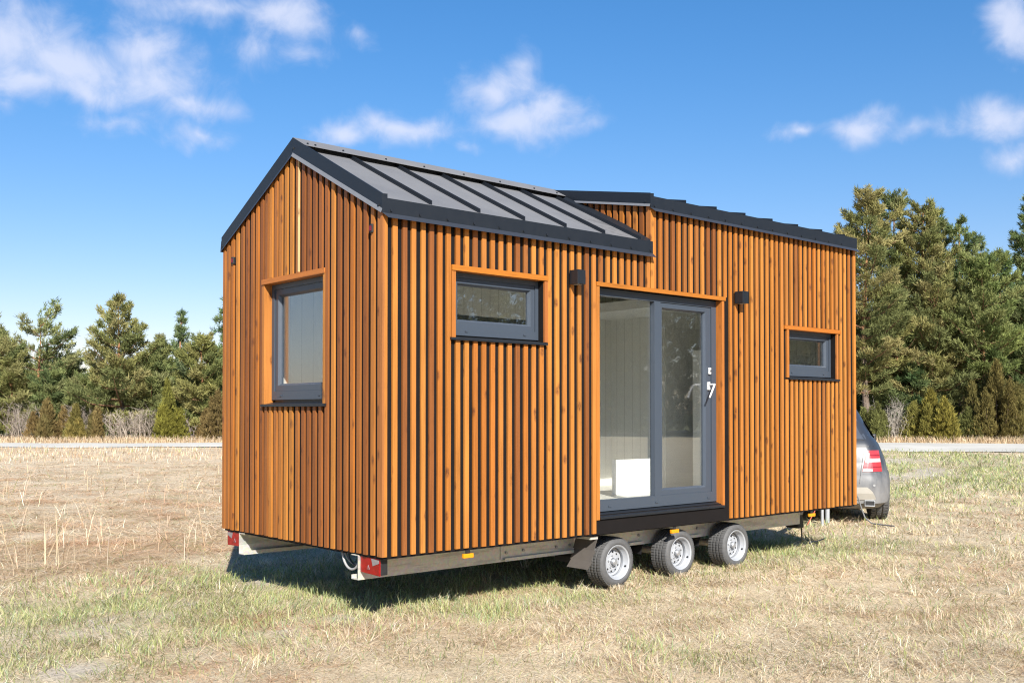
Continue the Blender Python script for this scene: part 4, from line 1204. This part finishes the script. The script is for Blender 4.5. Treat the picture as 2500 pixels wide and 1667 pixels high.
def shrub(name, x, y, H, R, label, col=(.34, .285, .235), n=70, cat='bare shrub', group=None):
    m = MB()
    for k in range(int(n * .62)):
        a = random.random() * 6.283; bx_, by_ = random.gauss(0, R * .45), random.gauss(0, R * .45)
        h = H * random.uniform(.55, 1.05); sp = R * random.uniform(.15, .95)
        p0 = Vector((bx_, by_, 0)); p1 = p0 + Vector((sp * .4 * math.cos(a), sp * .4 * math.sin(a), h * .55)); p2 = p0 + Vector((sp * math.cos(a), sp * math.sin(a), h))
        kk = random.uniform(.7, 1.25); c = tuple(x_ * kk for x_ in col)
        m.tube([p0, p1, p2], [.016, .012, .005], 3, c, cap=False)
        for j in range(12):
            t = random.uniform(.25, .95); q = p0.lerp(p1, t / .55) if t < .55 else p1.lerp(p2, (t - .55) / .45)
            d = Vector((random.gauss(0, 1), random.gauss(0, 1), random.uniform(.3, 1.4))).normalized() * h * random.uniform(.12, .32)
            m.tube([q, q + d * .5 + Vector((0, 0, .02)), q + d], [.008, .006, .003], 3, c, cap=False)
    o = m.build(name, M['bark']); o.location = (x, y, 0)
    tag(o, label, cat, group)
    return o

# left-hand wood, x y H R h0
pine('pine_tree', 12.9, 58.9, 7.0, 1.9, 1.2, 'pine cut by the left edge of the picture, taller than the bush beside it', hue=(.9, 1, 1), cone=.55)
pine('pine_tree', 15.06, 56.98, 7.0, 2.6, 2.4, 'round-topped open pine with sky showing between its limbs, left of the tallest left-hand pine', cone=.26, open_=.20, hue=(.95, 1.02, .95), dens=.8)
pine('pine_tree', 17.56, 50.9, 7.9, 3.1, .5, 'broad pine of the left-hand wood with a pointed top, its skirts down to the shrubs', cone=.80, dens=1.1, hue=(1.08, 1.04, .95))
pine('pine_tree', 23.6, 56.4, 7.8, .95, 3.2, 'slim young pine poking above the wood left of the house', cone=.8, hue=(.75, .95, 1.0), open_=.1)
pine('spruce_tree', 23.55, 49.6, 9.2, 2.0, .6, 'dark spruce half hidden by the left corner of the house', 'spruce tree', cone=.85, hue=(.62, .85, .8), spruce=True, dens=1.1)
pine('pine_tree', 20.9, 47.9, 5.6, 2.05, .4, 'bushy pine beside the house wall in front of the dark spruce', cone=.55, dens=1.3, hue=(1.08, 1.05, .9))
pine('pine_tree', 13.0, 54.8, 5.3, 1.7, .5, 'low bushy pine under the round-topped one at the far left', cone=.5, dens=1.25, hue=(1.0, 1.0, .9))
pine('pine_tree', 21.3, 54.0, 6.0, 1.3, 1.0, 'middling pine between the broad pine and the slim one', cone=.6, hue=(.95, 1, .9))
pine('pine_tree', 16.75, 56.6, 4.8, 1.5, .5, 'dark low pine in the gap left of the broad pine', cone=.45, hue=(.85, .95, .9), dens=1.2)
pine('pine_tree', 16.2, 52.3, 3.2, 1.5, .2, 'smallest pine, in front of the dark one behind the brown juniper', cone=.42, dens=1.4, hue=(.95, 1.02, .95))
pine('pine_tree', 19.2, 50.4, 4.4, 1.6, .3, 'rounded pine behind the tall yellow-green juniper', cone=.45, dens=1.3, hue=(.92, 1, .95))
pine('pine_tree', 14.7, 53.3, 3.6, 1.5, .2, 'squat pine between the bushy pine and the smallest pine', cone=.42, dens=1.3, hue=(.85, .95, .9))
# right-hand wood
pine('pine_tree', 48.7, 23.5, 13.7, 2.9, 2.6, 'big pine with an orange trunk just right of the house', cone=.40, dens=1.15, hue=(1.12, 1.05, .95), trunk_r=.21, open_=.08)
pine('pine_tree', 53.6, 24.5, 14.4, 2.3, 5.0, 'pine behind the orange-trunked one, its top a little to the right', cone=.5, hue=(.95, 1, .95))
pine('pine_tree', 53.9, 22.7, 13.8, 2.5, 4.0, 'third pine from the house in the right-hand wood', cone=.55, hue=(1.1, 1.05, .95))
pine('pine_tree', 56.5, 23.1, 13.9, 1.5, 5.0, 'slim pine with a bare stem showing near its top', cone=.7, hue=(.95, 1.03, .95), open_=.2)
pine('pine_tree', 56.5, 21.8, 13.1, 2.0, 4.0, 'pine with ragged side shoots at the right shoulder of the tall group', cone=.55, hue=(.88, 1.02, .95), open_=.1)
pine('pine_tree', 64.4, 24.1, 13.2, .85, 7.0, 'narrow young pine alone against the sky in the right-hand dip', cone=.9, hue=(.75, .92, 1.0))
pine('pine_tree', 63.4, 22.3, 11.9, 1.8, 4.0, 'rounded pine in the dip beside the narrow young one', cone=.4, hue=(.78, .98, .85))
pine('pine_tree', 58.6, 18.6, 14.2, 2.0, 3.2, 'tall pine cut by the right edge of the picture', cone=.6, hue=(.85, 1, .9))
pine('pine_tree', 53.6, 19.2, 10.2, 2.4, 3.4, 'pine with a reddish stem above the big brown-green juniper', cone=.38, dens=1.25, hue=(.9, 1.02, .85), trunk_r=.17)
pine('pine_tree', 52.5, 21.5, 9.6, 2.7, 1.2, 'wide pale pine filling the middle of the right-hand wood', cone=.42, dens=1.25, hue=(1.12, 1.05, .98))
pine('pine_tree', 51.3, 23.1, 8.3, 2.3, .6, 'dense pine close behind the orange trunk', cone=.42, dens=1.2, hue=(.9, .95, .9))
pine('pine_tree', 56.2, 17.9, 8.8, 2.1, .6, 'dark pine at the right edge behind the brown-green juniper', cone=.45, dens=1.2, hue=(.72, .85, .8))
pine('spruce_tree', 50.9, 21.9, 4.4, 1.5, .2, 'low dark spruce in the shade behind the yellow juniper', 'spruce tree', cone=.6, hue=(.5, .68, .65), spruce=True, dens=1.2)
# junipers
BR, YL, GN = (.21, .14, .06), (.27, .225, .05), (.17, .175, .06)
juniper('juniper_bush', 13.67, 50.9, 2.1, 1.2, 'rusty brown juniper, widest of the row across the road on the left', BR, n=1100)
juniper('juniper_bush', 14.82, 49.9, 1.8, .75, 'yellowish juniper just right of the rusty one', (.235, .19, .06), n=650)
juniper('juniper_bush', 15.69, 49.1, 1.65, .65, 'small pointed brown juniper among the grey shrubs', (.23, .165, .07), n=600, flat=1.3)
juniper('juniper_bush', 18.49, 46.7, 3.1, .95, 'tall yellow-green cone-shaped juniper left of the house', (.23, .215, .045), n=1300, flat=1.5)
juniper('juniper_bush', 20.5, 44.9, 2.5, 1.2, 'rusty juniper touching the left corner of the house', BR, n=1100)
juniper('juniper_bush', 48.5, 19.7, 2.55, 1.65, 'wide yellow juniper across the road right of the car', YL, n=2600, flat=.8)
juniper('juniper_bush', 51.5, 17.6, 4.1, 1.85, 'tallest juniper, brown-green, near the right edge', (.19, .155, .055), n=3000, flat=.95)
juniper('juniper_bush', 46.4, 21.6, 1.9, .95, 'green juniper just beyond the car roof', GN, n=900, flat=.8)
juniper('juniper_bush', 50.4, 18.6, 1.6, .9, 'low green juniper between the yellow one and the tallest', (.145, .15, .05), n=800, flat=.8)
# bare shrubs
shrub('bare_shrub', 12.9, 52.8, 2.0, 1.2, 'grey leafless shrub left of the rusty juniper', n=90)
shrub('bare_shrub', 15.2, 50.9, 1.9, .9, 'grey leafless shrub behind the yellowish juniper', n=60)
shrub('bare_shrub', 17.0, 49.3, 1.7, 1.2, 'widest pale leafless shrub, below the broad pine', n=70, col=(.40, .34, .28))
shrub('bare_shrub', 17.9, 48.5, 1.8, .6, 'leafless shrub against the left flank of the cone-shaped juniper', n=50)
shrub('bare_shrub', 19.4, 47.2, 1.5, .8, 'purplish leafless shrub right of the cone-shaped juniper', n=60, col=(.33, .275, .25))
shrub('bare_shrub', 21.1, 46.0, 1.6, .55, 'leafless shrub at the corner of the house', n=50)
shrub('bare_shrub', 47.8, 21.6, 2.1, .9, 'grey leafless shrub left of the wide yellow juniper', n=80, col=(.36, .32, .27))
shrub('bare_shrub', 53.0, 16.8, 2.4, .8, 'leafless shrub at the right edge beside the tallest juniper', n=80, col=(.34, .29, .25))

# the wood behind, one mass
def forest():
    P, D, cc = [], [], []
    m = MB()
    for k in range(150):
        t = random.random()
        if random.random() < .48:      # left
            lat = random.uniform(-34, -15); dep = random.uniform(64, 80); h = random.uniform(3.2, 4.8)
        else:
            lat = random.uniform(17, 46); dep = random.uniform(66, 84); h = random.uniform(6.5, 9.5)
        x, y = CAMP + FW * dep + RT * lat
        R = random.uniform(1.4, 2.2); hue = np.array([.72, .86, .8]) * random.uniform(.8, 1.1)
        for q in range(int(170 * h / 6)):
            f = random.random() ** .9; a = random.random() * 6.283
            r = R * (1 - f) ** .5 * (.35 + .7 * random.random())
            P.append((x + r * math.cos(a), y + r * math.sin(a), .15 + f * h)); D.append((math.cos(a) * .6, math.sin(a) * .6, .5)); cc.append(OLIVE[random.randrange(5)] * hue)
    for k in range(170):                # and the one across the field behind the photographer, seen only in the panes
        a = random.uniform(-1.25, -.10); dd = random.uniform(62, 85); x, y = CAMP + np.array([math.cos(a), math.sin(a)]) * dd; h = random.uniform(13, 18)
        for q in range(200):
            f = random.random() ** .9; b = random.random() * 6.283; r = 2.6 * (1 - f) ** .5 * (.35 + .7 * random.random())
            P.append((x + r * math.cos(b), y + r * math.sin(b), .15 + f * h)); D.append((math.cos(b) * .6, math.sin(b) * .6, .5)); cc.append(OLIVE[random.randrange(5)] * .9)
    v, t, c = tufts(np.array(P), np.array(D), 8, .48, .14, np.array(cc))
    tag(np_mesh('forest', v, t, c, M['needle']), kind='stuff')
forest()

# ------------------------------------------------------------------ sky, sun, camera
SUN = Vector((-.70, -1.28, 1.0)).normalized()
w = bpy.data.worlds.new('World'); SC.world = w; w.use_nodes = True
nt = w.node_tree; nt.nodes.clear()
def N(typ, **kw):
    nd = nt.nodes.new(typ)
    for k, v in kw.items():
        if k == 'ins':
            for i, val in v.items():
                if isinstance(val, bpy.types.NodeSocket): nt.links.new(val, nd.inputs[i])
                else: nd.inputs[i].default_value = val
        else: setattr(nd, k, v)
    return nd
sky = N('ShaderNodeTexSky', sky_type='NISHITA', sun_disc=False, sun_elevation=math.asin(SUN.z), sun_rotation=math.atan2(SUN.x, SUN.y) % (2 * math.pi), altitude=50, air_density=1.0, dust_density=.35, ozone_density=2.2)
hsv = N('ShaderNodeHueSaturation', ins={'Saturation': 1.2, 'Value': 1.0, 'Color': sky.outputs[0]})
tc = N('ShaderNodeTexCoord')
sep = N('ShaderNodeSeparateXYZ', ins={0: tc.outputs['Generated']})
mth = lambda op, a, b=0.0, cl=False: N('ShaderNodeMath', operation=op, use_clamp=cl, ins={0: a, 1: b}).outputs[0]
az = mth('ARCTAN2', sep.outputs[1], sep.outputs[0]); el = mth('ARCSINE', sep.outputs[2])
warp = N('ShaderNodeTexNoise', ins={'Vector': tc.outputs['Generated'], 'Scale': 16.0, 'Detail': 3.0, 'Roughness': .55})
wv = N('ShaderNodeVectorMath', operation='SUBTRACT', ins={0: warp.outputs['Color'], 1: (.5, .5, .5)})
wv = N('ShaderNodeVectorMath', operation='SCALE', ins={0: wv.outputs[0], 'Scale': .045})
ae = N('ShaderNodeCombineXYZ', ins={0: az, 1: el, 2: 0.0})
ae = N('ShaderNodeVectorMath', operation='ADD', ins={0: ae.outputs[0], 1: wv.outputs[0]})
ae = N('ShaderNodeVectorMath', operation='MULTIPLY', ins={0: ae.outputs[0], 1: (1, 1, 0)})
CL = [(1.3006, .3186, .046, .0242, 1), (1.2544, .3035, .0554, .0249, 1), (1.2864, .287, .0466, .0178, 1), (1.2397, .2816, .0408, .0138, .9), (1.1916, .3216, .0365, .0235, .9), (1.1762, .2973, .0408, .024, 1), (1.1451, .2813, .0315, .0113, .9),
      (1.1259, .3652, .0603, .0115, .8), (1.0656, .364, .0453, .02, .9), (1.0857, .3367, .0244, .0203, .6), (1.2119, .2585, .0226, .0082, .6), (1.1352, .2523, .0217, .0092, .75), (.9992, .2667, .0335, .0126, .95), (.9446, .2676, .0509, .0166, 1),
      (.8596, .3069, .0384, .0213, 1), (.8276, .2845, .0468, .0216, 1), (.8319, .3282, .0171, .0134, .5), (.386, .332, .0219, .0238, 1), (.3952, .254, .0437, .0161, 1), (.5129, .2569, .0319, .0158, 1), (.569, .2563, .0215, .0107, .8), (.3835, .2183, .0202, .0145, .7),
      (.9911, .3498, .0147, .0082, .45), (1.0409, .3341, .0248, .0112, .45), (.7872, .273, .0254, .0079, .6), (.4663, .2507, .0254, .0067, .5), (.8852, .2514, .0149, .0056, .5), (1.3036, .2633, .0104, .0072, .5),
      (1.8, .40, .12, .04, 1), (2.4, .30, .15, .04, 1), (-.4, .35, .14, .04, 1), (-1.3, .5, .2, .06, 1), (3.0, .45, .2, .06, 1)]
acc = None
for (a, e, wa, we, s) in CL:
    d = N('ShaderNodeVectorMath', operation='SUBTRACT', ins={0: ae.outputs[0], 1: (a, e, 0)})
    d = N('ShaderNodeVectorMath', operation='MULTIPLY', ins={0: d.outputs[0], 1: (1 / (wa * (1.74 if 1.1 < a < 1.4 else 1.42)), 1 / (we * (1.74 if 1.1 < a < 1.4 else 1.42)), 0)})
    ln = N('ShaderNodeVectorMath', operation='LENGTH', ins={0: d.outputs[0]})
    b = mth('MULTIPLY', mth('SUBTRACT', 1.0, ln.outputs['Value']), s)
    acc = b if acc is None else N('ShaderNodeMath', operation='SMOOTH_MAX', ins={0: acc, 1: b, 2: .25}).outputs[0]
nz = N('ShaderNodeTexNoise', ins={'Vector': tc.outputs['Generated'], 'Scale': 27.0, 'Detail': 11.0, 'Roughness': .62, 'Distortion': .4})
dens = mth('ADD', acc, mth('MULTIPLY', mth('SUBTRACT', nz.outputs[0],   .5), 1.25))
mr = N('ShaderNodeMapRange', interpolation_type='SMOOTHSTEP', ins={0: dens, 1: -.04, 2: 1.0, 3: 0.0, 4: .80})
ccol = N('ShaderNodeMix', data_type='RGBA', ins={0: mr.outputs[0]})
ccol.inputs[6].default_value = (4.5, 5.1, 6.9, 1); ccol.inputs[7].default_value = (6.0, 6.3, 7.5, 1)
er = N('ShaderNodeMapRange', interpolation_type='SMOOTHSTEP', ins={0: sep.outputs[2], 1: -.02, 2: .42, 3: 0.0, 4: 1.0})
tint = N('ShaderNodeMix', data_type='RGBA', ins={0: er.outputs[0]})
tint.inputs[6].default_value = (1.04, .85, .91, 1); tint.inputs[7].default_value = (.66, .98, 1.16, 1)
skyc = N('ShaderNodeMix', data_type='RGBA', blend_type='MULTIPLY', ins={0: 1.0, 6: hsv.outputs[0], 7: tint.outputs[2]})
mixc = N('ShaderNodeMix', data_type='RGBA', ins={0: mr.outputs[0], 6: skyc.outputs[2], 7: ccol.outputs[2]})
bg = N('ShaderNodeBackground', ins={0: mixc.outputs[2], 1: .0705})
wo = N('ShaderNodeOutputWorld', ins={0: bg.outputs[0]})

sl = bpy.data.lights.new('sun', 'SUN'); sl.energy = 5.0; sl.angle = math.radians(.53); sl.color = (1.0, .95, .87)
so = bpy.data.objects.new('sun', sl); COL.objects.link(so)
so.rotation_euler = (-SUN).to_track_quat('-Z', 'Y').to_euler(); so.location = (-10, -20, 25)

cam = bpy.data.cameras.new('camera'); co = bpy.data.objects.new('camera', cam); COL.objects.link(co)
cam.sensor_width = 36; cam.lens = 2504.54 / 2500 * 36; cam.shift_x = (1250 - 1222.4) / 2500; cam.shift_y = (966.126 - 833.5) / 2500
cam.clip_end = 5000; cam.clip_start = .1
co.location = (CAMP[0], CAMP[1], 1.525); co.rotation_euler = (math.pi / 2 + .0166, 0, YAW - math.pi / 2)
SC.camera = co

SC.view_settings.view_transform = 'Standard'; SC.view_settings.look = 'None'; SC.view_settings.gamma = 1; SC.view_settings.exposure = 1.0
SC.cycles.use_denoising = True
SC.cycles.denoiser = 'OPENIMAGEDENOISE'; SC.cycles.denoising_input_passes = 'RGB_ALBEDO_NORMAL'; SC.cycles.denoising_prefilter = 'NONE'
SC.cycles.filter_width = 1.15
SC.cycles.max_bounces = 10; SC.cycles.transparent_max_bounces = 24
SC.render.film_transparent = False
